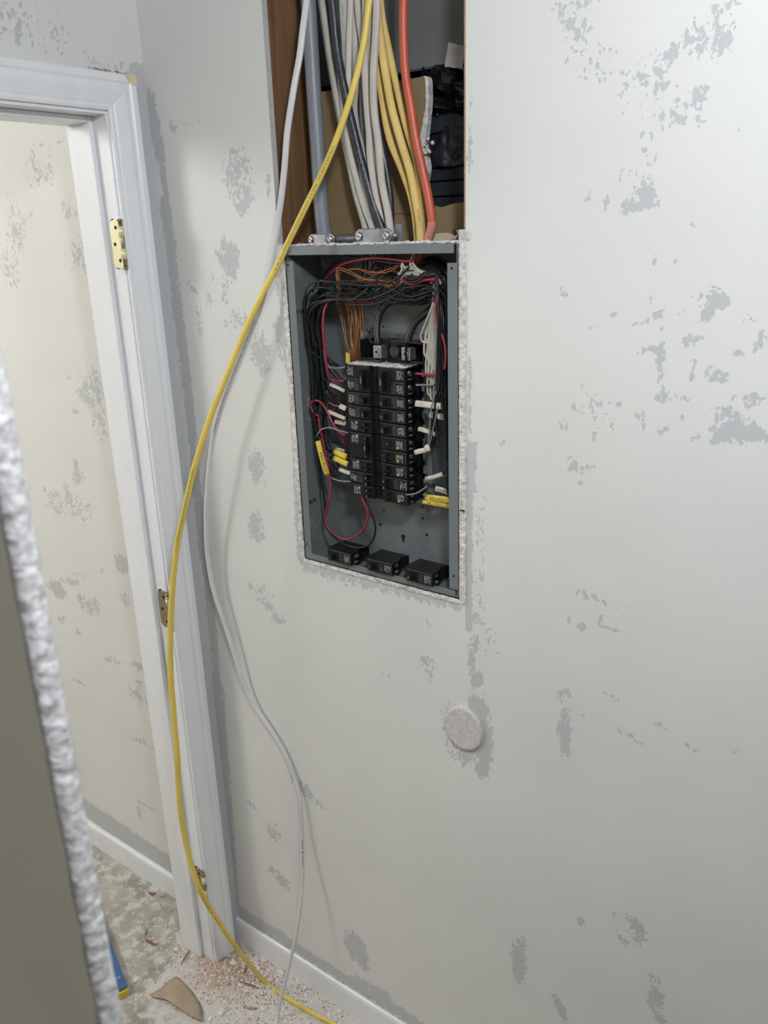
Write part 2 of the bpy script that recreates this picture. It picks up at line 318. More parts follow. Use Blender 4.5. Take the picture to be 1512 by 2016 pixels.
# ------------------------------------------------------------------ where paint has come off (wall coordinates, metres)
WEAR_BACK=[(-0.104,1.916,0.0392,0.0474,0.56,0),(-0.096,1.872,0.0262,0.0219,0.6,0),(-0.118,1.96,0.0131,0.0102,0.55,0),(-0.149,1.774,0.0278,0.0356,0.72,0),(-0.172,1.708,0.0115,0.0292,0.5,0),(-0.125,1.656,0.0476,0.0255,0.5,0),(-0.085,1.604,0.0247,0.0296,0.72,0),(-0.078,1.566,0.0193,0.014,0.6,0),(-0.259,1.718,0.0213,0.008,0.66,-40),(-0.251,1.656,0.0076,0.037,0.52,0),(-0.217,1.697,0.0178,0.0199,0.42,0),(-0.121,1.364,0.0239,0.0377,0.66,0),(-0.109,1.388,0.0118,0.0175,0.7,0),(-0.137,1.228,0.0218,0.0401,0.7,0),(-0.119,1.049,0.0355,0.0101,0.6,-20),(-0.099,1.022,0.0225,0.0101,0.62,0),(-0.145,1.085,0.0488,0.025,0.4,0),(-0.032,1.899,0.0062,0.0219,0.66,0),(-0.269,2.017,0.0087,0.0123,0.72,20),(-0.167,0.426,0.0278,0.0289,0.58,0),(-0.16,0.29,0.0371,0.0202,0.66,-20),(-0.24,0.477,0.0204,0.0081,0.7,-20),(0.075,0.21,0.0333,0.0386,0.95,0),(0.096,0.169,0.0185,0.0162,0.8,0),(-0.053,0.602,0.0457,0.0175,0.6,-25),(-0.016,0.583,0.0242,0.0116,0.55,-30),(0.111,0.468,0.0199,0.0087,0.55,-20),(-0.035,1.654,0.0079,0.0132,0.6,0),(-0.196,1.741,0.0087,0.0174,0.5,0),(-0.219,2.015,0.0363,0.0043,0.5,0),(0.005,1.872,0.0073,0.0084,0.6,0),(-0.158,1.811,0.0097,0.013,0.55,0),(0.738,2.017,0.0108,0.0188,0.74,0),(0.71,2.027,0.0248,0.019,0.5,30),(0.726,2.054,0.0303,0.0087,0.5,20),(0.68,2.02,0.0256,0.0091,0.56,30),(0.656,2.003,0.0396,0.014,0.46,20),(0.711,1.963,0.0057,0.0116,0.7,0),(0.667,1.979,0.0066,0.007,0.68,0),(0.686,1.947,0.0584,0.0296,0.33,0),(0.638,1.982,0.0406,0.0357,0.33,0),(0.543,2.068,0.0219,0.0238,0.5,0),(0.547,2.053,0.0044,0.0084,0.7,0),(0.535,2.087,0.0439,0.0083,0.45,0),(0.574,2.019,0.0429,0.0361,0.3,0),(0.654,1.85,0.011,0.0152,0.74,0),(0.634,1.838,0.0155,0.0116,0.66,0),(0.601,1.846,0.0051,0.0131,0.72,0),(0.574,1.85,0.0067,0.0079,0.6,0),(0.675,1.839,0.0068,0.0089,0.5,0),(0.644,1.885,0.0344,0.0438,0.3,0),(0.757,1.913,0.0061,0.0029,0.8,30),(0.741,1.86,0.0125,0.0024,0.72,10),(0.722,1.812,0.0091,0.0025,0.66,10),(0.79,1.815,0.006,0.003,0.62,20),(0.751,1.816,0.005,0.0025,0.6,0),(0.67,1.715,0.007,0.0068,0.66,0),(0.702,1.763,0.008,0.0039,0.62,-20),(0.674,1.765,0.0055,0.0092,0.6,0),(0.613,1.761,0.0051,0.0041,0.6,0),(0.543,1.723,0.0079,0.0057,0.6,0),(0.585,1.731,0.0061,0.014,0.6,0),(0.618,1.693,0.0104,0.0042,0.58,30),(0.584,1.678,0.0108,0.0036,0.6,-20),(0.751,1.717,0.0129,0.0156,0.66,0),(0.747,1.697,0.0105,0.0132,0.7,0),(0.731,1.723,0.0132,0.0052,0.6,0),(0.686,1.695,0.0153,0.0068,0.66,0),(0.658,1.684,0.0129,0.0042,0.6,20),(0.715,1.7,0.0054,0.0094,0.55,0),(0.768,1.714,0.0089,0.0065,0.66,20),(0.804,1.694,0.0086,0.0051,0.7,0),(0.69,1.647,0.007,0.0278,0.66,0),(0.672,1.646,0.0215,0.0042,0.6,8),(0.73,1.662,0.0134,0.0068,0.68,0),(0.736,1.629,0.0054,0.0179,0.56,0),(0.692,1.612,0.0071,0.0184,0.68,0),(0.698,1.581,0.0114,0.01,0.76,0),(0.73,1.587,0.0124,0.0056,0.66,10),(0.767,1.618,0.0157,0.0109,0.62,-10),(0.794,1.647,0.0126,0.0066,0.55,10),(0.819,1.668,0.0061,0.0103,0.7,0),(0.815,1.591,0.0189,0.0081,0.6,0),(0.789,1.568,0.0222,0.0152,0.54,0),(0.801,1.545,0.0286,0.0167,0.74,0),(0.779,1.528,0.0134,0.0057,0.72,0),(0.833,1.542,0.0126,0.0096,0.75,0),(0.702,1.535,0.0115,0.0037,0.74,20),(0.728,1.558,0.007,0.0043,0.6,30),(0.748,1.532,0.0083,0.0058,0.58,0),(0.633,1.571,0.0038,0.0298,0.6,0),(0.668,1.548,0.0059,0.0192,0.62,0),(0.627,1.537,0.0078,0.0061,0.7,0),(0.604,1.522,0.0064,0.0124,0.6,0),(0.566,1.553,0.0082,0.0077,0.66,0),(0.577,1.589,0.0048,0.0227,0.52,0),(0.551,1.524,0.0067,0.0111,0.56,0),(0.598,1.56,0.0237,0.0228,0.4,0),(0.566,1.47,0.0101,0.0129,0.6,0),(0.587,1.463,0.0181,0.0048,0.62,10),(0.523,1.482,0.007,0.0065,0.6,0),(0.603,1.471,0.0113,0.004,0.6,0),(0.447,1.488,0.0056,0.0034,0.7,0),(0.584,1.444,0.005,0.0097,0.6,0),(0.572,1.203,0.0046,0.0109,0.74,0),(0.598,1.199,0.0072,0.0081,0.9,0),(0.625,1.222,0.0043,0.0106,0.7,20),(0.647,1.207,0.0205,0.0035,0.68,0),(0.577,1.22,0.0054,0.0036,0.7,0),(0.575,0.992,0.0118,0.0521,0.68,0),(0.578,1.067,0.0096,0.0116,0.66,0),(0.561,1.057,0.0058,0.0137,0.6,0),(0.58,0.952,0.01,0.0142,0.6,0),(0.618,1.032,0.0225,0.0058,0.48,-15),(0.65,1.087,0.0214,0.0075,0.46,-10),(0.688,1.024,0.0318,0.0076,0.5,-20),(0.735,1.06,0.0167,0.0055,0.48,-10),(0.784,1.041,0.0129,0.0072,0.46,-20),(0.843,1.059,0.0151,0.0052,0.48,0),(0.501,0.428,0.0144,0.0545,0.8,0),(0.509,0.479,0.0064,0.0178,0.8,0),(0.592,0.369,0.0101,0.0335,0.8,25),(0.622,0.604,0.0078,0.0093,0.75,0),(0.727,0.638,0.0162,0.0242,0.72,0),(0.712,0.66,0.0162,0.0088,0.6,-20),(0.702,0.606,0.0209,0.009,0.56,-45),(0.765,0.552,0.0143,0.0135,0.62,0),(0.77,0.508,0.0145,0.0343,0.6,0),(0.78,0.472,0.0105,0.0115,0.62,0),(0.685,0.654,0.0083,0.0089,0.5,0),(0.391,1.084,0.0077,0.0351,0.8,0),(0.4,1.04,0.0134,0.0189,0.8,0),(0.405,0.972,0.0182,0.0323,1,0),(0.414,0.91,0.0208,0.0552,0.85,0),(0.375,0.872,0.0434,0.0295,0.6,0),(0.414,0.848,0.0189,0.0181,0.75,0),(0.359,0.922,0.0408,0.0448,0.55,0),(0.423,1.113,0.0321,0.0504,0.3,0),(0.295,1.119,0.0083,0.0127,0.5,0),(0.291,1.032,0.017,0.0329,0.5,0),(0.194,0.979,0.0159,0.0093,0.5,0),(0.384,1.922,0.0053,0.032,0.66,0),(0.383,1.991,0.0035,0.0201,0.5,0),(0.623,1.253,0.0515,0.0087,0.42,-5),(0.569,1.824,0.0226,0.0027,0.42,0)]
WEAR_BACK_SEG=[(-0.02,1.808,-0.022,1.747,0.0088,0.9),(-0.019,1.729,-0.007,1.542,0.0104,0.9),(-0.007,1.542,-0.015,1.185,0.0083,0.9),(-0.033,1.655,-0.021,1.598,0.0131,0.75),(0.385,1.622,0.388,1.489,0.0038,0.7),(0.388,1.472,0.386,1.401,0.0089,1),(0.384,1.4,0.383,1.133,0.0063,1),(0.405,1.386,0.402,1.097,0.0125,0.42),(-0.006,1.17,0.075,1.172,0.0098,0.7),(0.075,1.172,0.36,1.172,0.0098,0.72),(0.049,1.165,0.248,1.175,0.0155,0.5),(-0.33,2.074,-0.325,2.038,0.015,0.95),(-0.325,2.038,-0.314,1.965,0.015,0.95),(-0.314,1.965,-0.308,1.881,0.0076,0.9),(-0.316,1.881,-0.309,1.451,0.0143,0.9),(-0.309,1.451,-0.319,1.119,0.0138,0.85),(-0.312,1.121,-0.315,0.79,0.0131,0.9),(-0.318,0.789,-0.351,0.105,0.0194,0.92),(-0.318,0.088,-0.165,0.091,0.0206,1.0),(-0.165,0.091,0.13,0.087,0.0142,1.0),(0.13,0.087,0.261,0.074,0.0253,1.0),(0.069,0.104,0.161,0.108,0.0187,0.7),(0.678,1.795,0.68,1.794,0.0007,0.1)]
WEAR_FAR=[(-0.711,2.016,0.0154,0.0063,0.7,0),(-0.652,2.017,0.0484,0.0026,0.62,8),(-0.733,1.974,0.0591,0.0646,0.36,0),(-0.696,1.966,0.0096,0.0085,0.7,0),(-0.769,1.955,0.0121,0.0066,0.6,0),(-0.65,1.885,0.038,0.0216,0.4,0),(-0.816,1.869,0.0421,0.0093,0.55,20),(-0.866,1.848,0.0434,0.0714,0.45,0),(-0.615,1.873,0.0112,0.0064,0.6,0),(-0.621,1.777,0.057,0.0448,0.44,0),(-0.918,1.756,0.0454,0.0503,0.42,0),(-0.74,1.507,0.0171,0.0065,0.7,0),(-0.669,1.464,0.0497,0.0258,0.6,0),(-0.643,1.49,0.0608,0.0506,0.46,0),(-0.736,1.42,0.0174,0.0094,0.65,0),(-0.633,1.405,0.0615,0.0522,0.38,0),(-0.769,1.273,0.0114,0.0258,0.7,0),(-0.757,1.254,0.0227,0.0144,0.6,0),(-0.778,1.238,0.023,0.0117,0.64,0),(-0.824,1.189,0.0238,0.0361,0.55,0),(-0.89,1.157,0.0746,0.0466,0.42,0),(-0.775,1.163,0.07,0.0598,0.38,0),(-0.634,1.038,0.0266,0.0209,0.95,0),(-0.594,1.053,0.0173,0.0176,0.62,0),(-0.724,0.997,0.0117,0.0094,0.75,0),(-0.959,0.889,0.0435,0.0278,0.74,0),(-0.881,0.931,0.0466,0.0134,0.62,10),(-0.827,0.958,0.04,0.0065,0.55,0),(-0.845,0.886,0.0205,0.0168,0.7,0),(-0.807,0.873,0.0504,0.0267,0.55,0),(-0.784,0.901,0.0297,0.0099,0.6,0),(-0.961,0.794,0.0333,0.0108,0.58,20),(-0.89,0.773,0.0134,0.0106,0.8,0),(-0.646,0.936,0.0228,0.0187,0.5,0),(-0.769,0.721,0.0204,0.0069,0.75,0),(-0.726,0.734,0.0349,0.012,0.62,0),(-0.628,0.746,0.0283,0.0132,0.75,0),(-0.929,0.601,0.0341,0.0057,0.7,0),(-0.652,0.648,0.0391,0.0344,0.5,0),(-0.634,0.686,0.0192,0.0203,0.5,0),(-0.649,0.497,0.0658,0.0126,0.55,0),(-0.688,0.277,0.0545,0.0078,0.55,0),(-0.724,0.235,0.014,0.0241,0.55,0),(-1.034,0.395,0.0156,0.0249,0.8,0)]
WEAR_FAR_SEG=[(-1.037,0.122,-0.58,0.097,0.0329,1.1)]
WEAR_LEFT=[(-0.229,2.153,0.1162,0.0393,0.34,0),(-0.083,2.121,0.0451,0.0086,0.4,0),(-0.065,2.129,0.0115,0.0086,0.5,0),(-0.261,2.178,0.0746,0.0307,0.36,0)]

# ------------------------------------------------------------------ the setting
HX0, HX1 = -.017, .3766           # sides of the open bay above the box
PT, PB = 1.795, 1.191             # top and bottom of the electrical box
BX = .362                         # its width
def wall_sheet(name, u0, u1, v0, v1, plane, holes, blobs, segs, step=.009, thick=.0127, axis='x', parts=('wall',)):
    """painted sheet with depth; plane = position on the other axis, normal towards the room"""
    ex_u = [h[0] for h in holes] + [h[1] for h in holes]; ex_v = [h[2] for h in holes] + [h[3] for h in holes]
    U = grid_lines(u0, u1, step, ex_u); Vv = grid_lines(v0, v1, step, ex_v)
    bm = bmesh.new(); vt = {}
    pos = (lambda u, v, d: (u, plane + d, v)) if axis == 'x' else (lambda u, v, d: (plane - d, u, v))
    def vert(i, j, d=0):
        k = (i, j, d)
        if k not in vt: vt[k] = bm.verts.new(pos(U[i], Vv[j], d))
        return vt[k]
    solid = lambda i, j: 0 <= i < len(U) - 1 and 0 <= j < len(Vv) - 1 and not any(h[0] < (U[i] + U[i + 1]) / 2 < h[1] and h[2] < (Vv[j] + Vv[j + 1]) / 2 < h[3] for h in holes)
    for i in range(len(U) - 1):
        for j in range(len(Vv) - 1):
            if not solid(i, j): continue
            bm.faces.new([vert(i, j), vert(i + 1, j), vert(i + 1, j + 1), vert(i, j + 1)])
            for (a, b, ni, nj) in (((i, j), (i, j + 1), i - 1, j), ((i + 1, j + 1), (i + 1, j), i + 1, j), ((i + 1, j), (i, j), i, j - 1), ((i, j + 1), (i + 1, j + 1), i, j + 1)):
                if not solid(ni, nj):
                    f = bm.faces.new([vert(*a), vert(*b), vert(*b, thick), vert(*a, thick)]); f.material_index = 1
    me = bpy.data.meshes.new(name)
    bmesh.ops.recalc_face_normals(bm, faces=bm.faces); bm.to_mesh(me); bm.free()
    at_ = me.attributes.new('wear', 'FLOAT', 'POINT')
    for k, v in enumerate(me.vertices):
        u, z = (v.co.x, v.co.z) if axis == 'x' else (v.co.y, v.co.z)
        at_.data[k].value = wear_val(u, z, blobs, segs)
    o = link(name, me, [M['wall'], M['grey_gypsum']]); tag(o, kind='structure')
    return o
wall_back = wall_sheet('wall_back', -.335, 1.05, 0, 2.44, 0, [(HX0, HX1, PT, 2.36), (-.0125, .3755, PB - .006, PT)], WEAR_BACK, WEAR_BACK_SEG)
o = wall_sheet('wall_right_run', 1.05, 2.4, 0, 2.44, 0, [], [], [], .1); o.name = 'wall_back_right'
wall_far = wall_sheet('wall_far', -2.5, -.45, 0, 2.44, 0, [], WEAR_FAR, WEAR_FAR_SEG, .012)
def sbox(name, dims, m, parent=None):
    bm = bmesh.new(); box(bm, *dims); o = fin(name, bm, M[m], parent)
    if not parent: tag(o, kind='structure')
    return o
# rough plaster left round the box
bm = bmesh.new()
def rough_strip(bm, a, b, wdir, w, n=260, jag=.0012, out=-.0006, k=4):
    a, b, wdir = V(a), V(b), V(wdir); rows = []
    for i in range(n + 1):
        p = a.lerp(b, i / n); row = []
        for j in range(k + 1):
            q = p + wdir * w * j / k
            nz = mnoise.noise(q * 210); n2 = mnoise.noise(q * 560 + V((3, 1, 7)))
            q = q + wdir * (nz * jag * (1 if j == k else (1.0 if j == 0 else .2))) + V((0, out - abs(n2) * .0016 - .0012 * max(0, nz) + .0012 * (j == 0), 0))
            row.append(bm.verts.new(q))
        rows.append(row)
    for r1, r2 in zip(rows, rows[1:]):
        for j in range(k): bm.faces.new([r1[j], r2[j], r2[j + 1], r1[j + 1]])
rough_strip(bm, (-.0035, 0, PB - .004), (-.0035, 0, PT + .004), (-1, 0, 0), .0105)
rough_strip(bm, (.3655, 0, PB - .008), (.3655, 0, PT + .016), (1, 0, 0), .0125)
rough_strip(bm, (-.006, 0, PB - .004), (.372, 0, PB - .004), (0, 0, -1), .007, jag=.002)
rough_strip(bm, (.366, 0, PT + .004), (.386, 0, PT + .004), (0, 0, 1), .015, n=12)
me = bpy.data.meshes.new('plaster_edge'); bm.to_mesh(me); bm.free()
o = link('plaster_edge', me, M['gypsum'], wall_back); o['label'] = 'rough white broken plaster round the box'
sd = o.modifiers.new('thick', 'SOLIDIFY'); sd.thickness = .003; sd.offset = 0
# thin brown torn paper along the right side of the open bay
bm = bmesh.new(); box(bm, HX1 - .0022, HX1 + .0001, -.0006, .011, PT + .02, 2.36)
setp(fin('torn_paper_edge', bm, M['paper_edge']), wall_back)

# door partition with its opening
YJ, ZH = -.100, 2.036
wl = wall_sheet('wall_left', -2.6, 0, 0, 2.44, -.335, [(-.885, YJ + .018, -.01, ZH + .018)], WEAR_LEFT + [(-.03, 1.0, .2, 9, 0, 0)], [(-.018, 0, -.018, 2.098, .026, 1.2)], .02, .115, 'y')
sbox('floor', (-2.5, 2.4, -2.6, .0, -.05, 0), 'chip')
sbox('ceiling', (-2.5, 2.4, -2.6, .3, 2.44, 2.49), 'ceiling')
sbox('wall_right', (2.4, 2.45, -2.6, .0, 0, 2.44), 'dim_wall')
sbox('wall_front', (-2.5, 2.4, -2.65, -2.6, 0, 2.44), 'dim_wall')
sbox('wall_far_left', (-2.55, -2.5, -2.6, 0, 0, 2.44), 'near_face')

# floor: grey-beige stone pattern under plaster dust
m, nt, b = newmat('stone_floor'); Lk = nt.links.new
tc = N(nt, 'ShaderNodeTexCoord')
n1 = N(nt, 'ShaderNodeTexNoise'); n1.inputs['Scale'].default_value = 11; n1.inputs['Detail'].default_value = 7; n1.inputs['Distortion'].default_value = .35
Lk(tc.outputs['Object'], n1.inputs['Vector'])
cr = N(nt, 'ShaderNodeValToRGB'); e = cr.color_ramp.elements
e[0].position = .36; e[0].color = (.30, .285, .235, 1); e[1].position = .64; e[1].color = (.47, .44, .38, 1)
x = cr.color_ramp.elements.new(.5); x.color = (.40, .38, .33, 1)
Lk(n1.outputs[0], cr.inputs[0])
at_ = N(nt, 'ShaderNodeAttribute', attribute_name='dust')
n2 = N(nt, 'ShaderNodeTexNoise'); n2.inputs['Scale'].default_value = 26; n2.inputs['Detail'].default_value = 8; n2.inputs['Roughness'].default_value = .66; n2.inputs['Distortion'].default_value = .25
Lk(tc.outputs['Object'], n2.inputs['Vector'])
ma = N(nt, 'ShaderNodeMath', operation='MULTIPLY_ADD'); ma.inputs[1].default_value = 1.9; ma.inputs[2].default_value = -.95; Lk(n2.outputs[0], ma.inputs[0])
ad = N(nt, 'ShaderNodeMath', operation='ADD'); Lk(at_.outputs['Fac'], ad.inputs[0]); Lk(ma.outputs[0], ad.inputs[1])
mr = N(nt, 'ShaderNodeMapRange'); mr.inputs['From Min'].default_value = .38; mr.inputs['From Max'].default_value = .62; Lk(ad.outputs[0], mr.inputs['Value'])
mx = N(nt, 'ShaderNodeMix', data_type='RGBA'); Lk(mr.outputs[0], mx.inputs['Factor']); Lk(cr.outputs[0], mx.inputs['A']); mx.inputs['B'].default_value = (.62, .585, .54, 1)
at2 = N(nt, 'ShaderNodeAttribute', attribute_name='sawdust')
ad2 = N(nt, 'ShaderNodeMath', operation='ADD'); Lk(at2.outputs['Fac'], ad2.inputs[0]); Lk(ma.outputs[0], ad2.inputs[1])
mr2 = N(nt, 'ShaderNodeMapRange'); mr2.inputs['From Min'].default_value = .42; mr2.inputs['From Max'].default_value = .75; Lk(ad2.outputs[0], mr2.inputs['Value'])
mx2 = N(nt, 'ShaderNodeMix', data_type='RGBA'); Lk(mr2.outputs[0], mx2.inputs['Factor']); Lk(mx.outputs['Result'], mx2.inputs['A']); mx2.inputs['B'].default_value = (.50, .38, .30, 1)
Lk(mx2.outputs['Result'], b.inputs['Base Color']); b.inputs['Roughness'].default_value = .6
bp = N(nt, 'ShaderNodeBump'); bp.inputs['Strength'].default_value = .8; bp.inputs['Distance'].default_value = .004; Lk(n2.outputs[0], bp.inputs['Height']); Lk(bp.outputs[0], b.inputs['Normal'])
fl = bpy.data.objects['floor']; bm = bmesh.new()
xs = [-2.5 + .1 * i for i in range(12)] + [-1.3 + .02 * i for i in range(90)] + [.5 + .1 * i for i in range(20)]
ys = [-2.6 + .1 * i for i in range(19)] + [-.7 + .02 * i for i in range(36)]
gv = [[bm.verts.new((x_, y_, 0)) for y_ in ys] for x_ in xs]
for i in range(len(xs) - 1):
    for j in range(len(ys) - 1): bm.faces.new([gv[i][j], gv[i + 1][j], gv[i + 1][j + 1], gv[i][j + 1]])
me = bpy.data.meshes.new('floor'); bm.to_mesh(me); bm.free()
a1 = me.attributes.new('dust', 'FLOAT', 'POINT'); a2 = me.attributes.new('sawdust', 'FLOAT', 'POINT')
for k, v in enumerate(me.vertices):
    x_, y_ = v.co.x, v.co.y
    dd = math.hypot((x_ + .08) / .34, (y_ + .12) / .26)
    a1.data[k].value = max(.9 * math.exp(-.5 * dd ** 2), .95 * math.exp(-((y_ + .03) / .10) ** 2) * (x_ > -.5), .40 * (x_ < -.42), .42 * (x_ < .35))
    a2.data[k].value = .72 * math.exp(-.5 * (((x_ + .31) / .09) ** 2 + ((y_ + .09) / .075) ** 2)) + .25 * math.exp(-.5 * (((x_ + .2) / .14) ** 2 + ((y_ + .12) / .1) ** 2))
fl.data = me; me.materials.append(m)

# near wall: the cut end of a board beside the camera
bm = bmesh.new(); n = 1400; k = 10; x0 = .722; rows = []
for i in range(n + 1):
    z = 2.44 * i / n if not (.7 < 0) else 0
    row = []
    for j in range(k + 1):
        t = j / k; y = -.9735 + .0140 * t
        q = V((x0, y, z)); nz = mnoise.noise(q * 160) * .0009 + mnoise.noise(q * 520) * .0005
        rnd = -.0035 * (abs(2 * t - 1) ** 3)
        row.append(bm.verts.new((x0 + nz + rnd, y + mnoise.noise(q * 150) * .0004, z)))
    row = [bm.verts.new((.56, -.9735, z)), bm.verts.new((x0 - .006 + .002 * mnoise.noise(V((0, 0, z * 40))), -.9735, z))] + row + [bm.verts.new((.56, -.9595, z))]
    rows.append(row)
for r1, r2 in zip(rows, rows[1:]):
    for j in range(len(r1) - 1):
        f = bm.faces.new([r1[j], r2[j], r2[j + 1], r1[j + 1]]); f.material_index = 0 if 0 < j < len(r1) - 2 else 1; f.smooth = 1 < j < len(r1) - 2
box(bm, -.335, .56, -.9735, -.9595, 0, 2.44, 1)
o = fin('wall_near', bm, [M['near_edge'], M['near_face']]); tag(o, kind='structure')
o = bpy.data.objects['wall_near']
# torn paint flap on the face of the near wall
# ------------------------------------------------------------------ skirting boards
def skirting(name, x0, x1):
    bm = bmesh.new(); prof = [(0, 0), (-.012, 0), (-.012, .062), (-.0105, .071), (-.006, .0745), (0, .0745)]
    prism(bm, [(x0, y, z) for y, z in prof], (x1 - x0, 0, 0))
    o = fin(name, bm, M['trim']); tag(o, kind='structure'); return o
sk = skirting('baseboard_back', -.335, 2.39)
skirting('baseboard_far', -2.49, -.45)
bm = bmesh.new(); rough_strip(bm, (-.33, -.0065, .0755), (1.0, -.0065, .0755), (0, .55, .12), .012, n=260, jag=.003, out=0, k=2)
o = fin('caulk_bead', bm, M['near_edge'], normals=False); setp(o, sk); o['label'] = 'crumbly beige caulk along the top edge'

# ------------------------------------------------------------------ door frame
df = tag(empty('door_1', (-.39, -.1, 0)), kind='structure')
CX = -.335
prof = [(0, 0), (0, .0075), (.004, .0095), (.010, .0090), (.0125, .0105), (.020, .0125), (.030, .0155), (.036, .0165), (.040, .0150), (.046, .0150), (.050, .0175), (.0605, .0175), (.063, .0150), (.063, 0)]
def casing(name, side, w=.063):
    """moulding on the hall side of the partition, mitred at the head"""
    bm = bmesh.new(); yi = -.097; zi = 2.042; yl = -.868
    def line(u, h):
        x = CX + h
        if side == 'right': return [V((x, yi + u, 0)), V((x, yi + u, zi + u))]
        if side == 'left': return [V((x, yl - u, 0)), V((x, yl - u, zi + u))]
        return [V((x, yi + u, zi + u)), V((x, yl - u, zi + u))]
    A = [line(u, h) for u, h in prof]
    a = [bm.verts.new(l[0]) for l in A]; b = [bm.verts.new(l[1]) for l in A]
    for i in range(len(a) - 1): bm.faces.new([a[i], b[i], b[i + 1], a[i + 1]])
    bm.faces.new(a); bm.faces.new(b[::-1]); bm.faces.new([a[0], a[-1], b[-1], b[0]])
    return setp(fin(name, bm, M['trim']), df)
casing('side_casing', 'right'); casing('side_casing', 'left'); casing('head_casing', 'head')
# broken corner: yellow wood shows where the head moulding lost its tip
bm = bmesh.new()
prism(bm, [(CX + .0178, -.036, 2.1055), (CX + .0178, -.060, 2.1055), (CX + .0178, -.053, 2.094), (CX + .0178, -.046, 2.088), (CX + .0178, -.0335, 2.088)], (.0012, 0, 0))
o = setp(fin('bare_wood_corner', bm, M['yellow_wood']), df); o['label'] = 'bare yellow wood where the corner paint is gone'
bm = bmesh.new()
for i in range(46):
    y = -.045 - .085 * random.random() ** 1.1; z = 2.1055 + random.uniform(-.001, .0025)
    a = V((CX + random.uniform(.004, .018), y, z)); d = V((random.uniform(-.002, .003), -random.uniform(.003, .014), random.uniform(-.001, .003)))
    cyl(bm, a, a + d, .0006, 4, .0002)
o = setp(fin('splintered_edge', bm, M['splinter']), df); o['label'] = 'red brown splinters along the top of the head casing'
def dbox(name, *d, bev=.0012, m='trim'):
    bm = bmesh.new(); box(bm, *d, bev=bev); return setp(fin(name, bm, M[m]), df)
dbox('side_jamb', -.452, CX + .0005, YJ, YJ + .018, 0, ZH + .018)
dbox('side_jamb', -.452, CX + .0005, -.883, -.865, 0, ZH + .018)
dbox('head_jamb', -.452, CX + .0005, -.865, YJ, ZH, ZH + .018)
dbox('door_stop', -.447, -.3745, YJ - .0115, YJ - .0002, 0, ZH, bev=.003)
dbox('door_stop', -.447, -.3745, -.865, -.8535, 0, ZH, bev=.003)
dbox('door_stop', -.447, -.3745, -.8535, YJ - .0115, ZH - .0115, ZH - .0002, bev=.003)
# casing on the other side of the partition
for (y0, y1) in ((-.097, -.034), (-.931, -.868)): dbox('side_casing', -.466, -.4515, y0, y1, 0, 2.105)
dbox('head_casing', -.466, -.4515, -.868, -.097, 2.042, 2.105)

# ------------------------------------------------------------------ hinges left on the jamb
def hinge(ztop, label, m, mk):
    h = empty('door_hinge', (CX, YJ, ztop - .0445)); tag(h, label, 'hinge', 'door hinges on the jamb')
    bm = bmesh.new(); H = .089; W = .031; x1 = CX + .006; x0 = x1 - W - .004; r = .012; pts = []
    for cx_, cz_, a0 in ((x0 + r, ztop - r, 90), (x0 + r, ztop - H + r, 180)):
        for q in range(7): a = math.radians(a0 + 15 * q); pts.append((cx_ + r * math.cos(a), YJ - .0006, cz_ + r * math.sin(a)))
    pts += [(x1, YJ - .0006, ztop - H), (x1, YJ - .0006, ztop)]
    prism(bm, pts, (0, -.0022, 0)); leaf = setp(fin('leaf', bm, M[m]), h)
    bm = bmesh.new()
    prism(bm, [(V(p) - V((x0 + .015, 0, ztop - H / 2))) * 1.06 + V((x0 + .0142, 0, ztop - H / 2)) + V((0, -YJ * -.06 * 0, 0)) for p in [(a, 0, c) for a, b_, c in pts[:14]]] , (0, -.0004, 0))
    for v in bm.verts: v.co.y += YJ - .0001
    g = setp(fin('mortise_gap', bm, M['hole']), h); g['label'] = 'dark gap round the leaf'
    for dx, dz in ((-.012, -.014), (-.020, -.0445), (-.010, -.075)):
        bm = bmesh.new(); cyl(bm, (x1 + dx - .004, YJ - .0027, ztop + dz), (x1 + dx - .004, YJ - .0031, ztop + dz), .0036, 14); setp(fin('screw_hole', bm, M['hole']), h)
    kx, ky = CX + .0115, YJ - .0075
    for z0, z1, mm in ((-.006, -.0255, mk), (-.047, -.066, mk)):
        bm = bmesh.new(); cyl(bm, (kx, ky, ztop + z0 - .006), (kx, ky, ztop + z1 - .006), .0056, 20)
        box(bm, CX + .003, kx, ky + .0015, ky + .0045, ztop + z1 - .006, ztop + z0 - .006); setp(fin('knuckle', bm, M[mm]), h)
    bm = bmesh.new(); cyl(bm, (kx, ky, ztop - .0015), (kx, ky, ztop - .087), .0034, 16); cyl(bm, (kx, ky, ztop - .003), (kx, ky, ztop + .001), .0056, 18, .0048)
    cyl(bm, (kx, ky, ztop - .087), (kx, ky, ztop - .092), .0042, 14)
    setp(fin('pin', bm, M['brass_dark']), h)
    return h
hinge(1.852, 'pale yellow brass hinge leaf high on the white door jamb', 'brass', 'brass')
hinge(1.071, 'brass hinge half hidden behind the yellow cable, middle of the jamb', 'brass_dark', 'screw')
hinge(.302, 'brass hinge near the floor at the foot of the jamb', 'brass_dark', 'brass')
# grey filler streak beside the top hinge
bm = bmesh.new(); random.seed(3)
rough_strip(bm, (CX + .0002, YJ - .0003, 1.72), (CX + .0002, YJ - .0003, 1.93), (0, .6, 0), .006, n=60, jag=.003, out=-.0002, k=2)
setp(fin('chipped_paint', bm, M['grey_gypsum']), df)

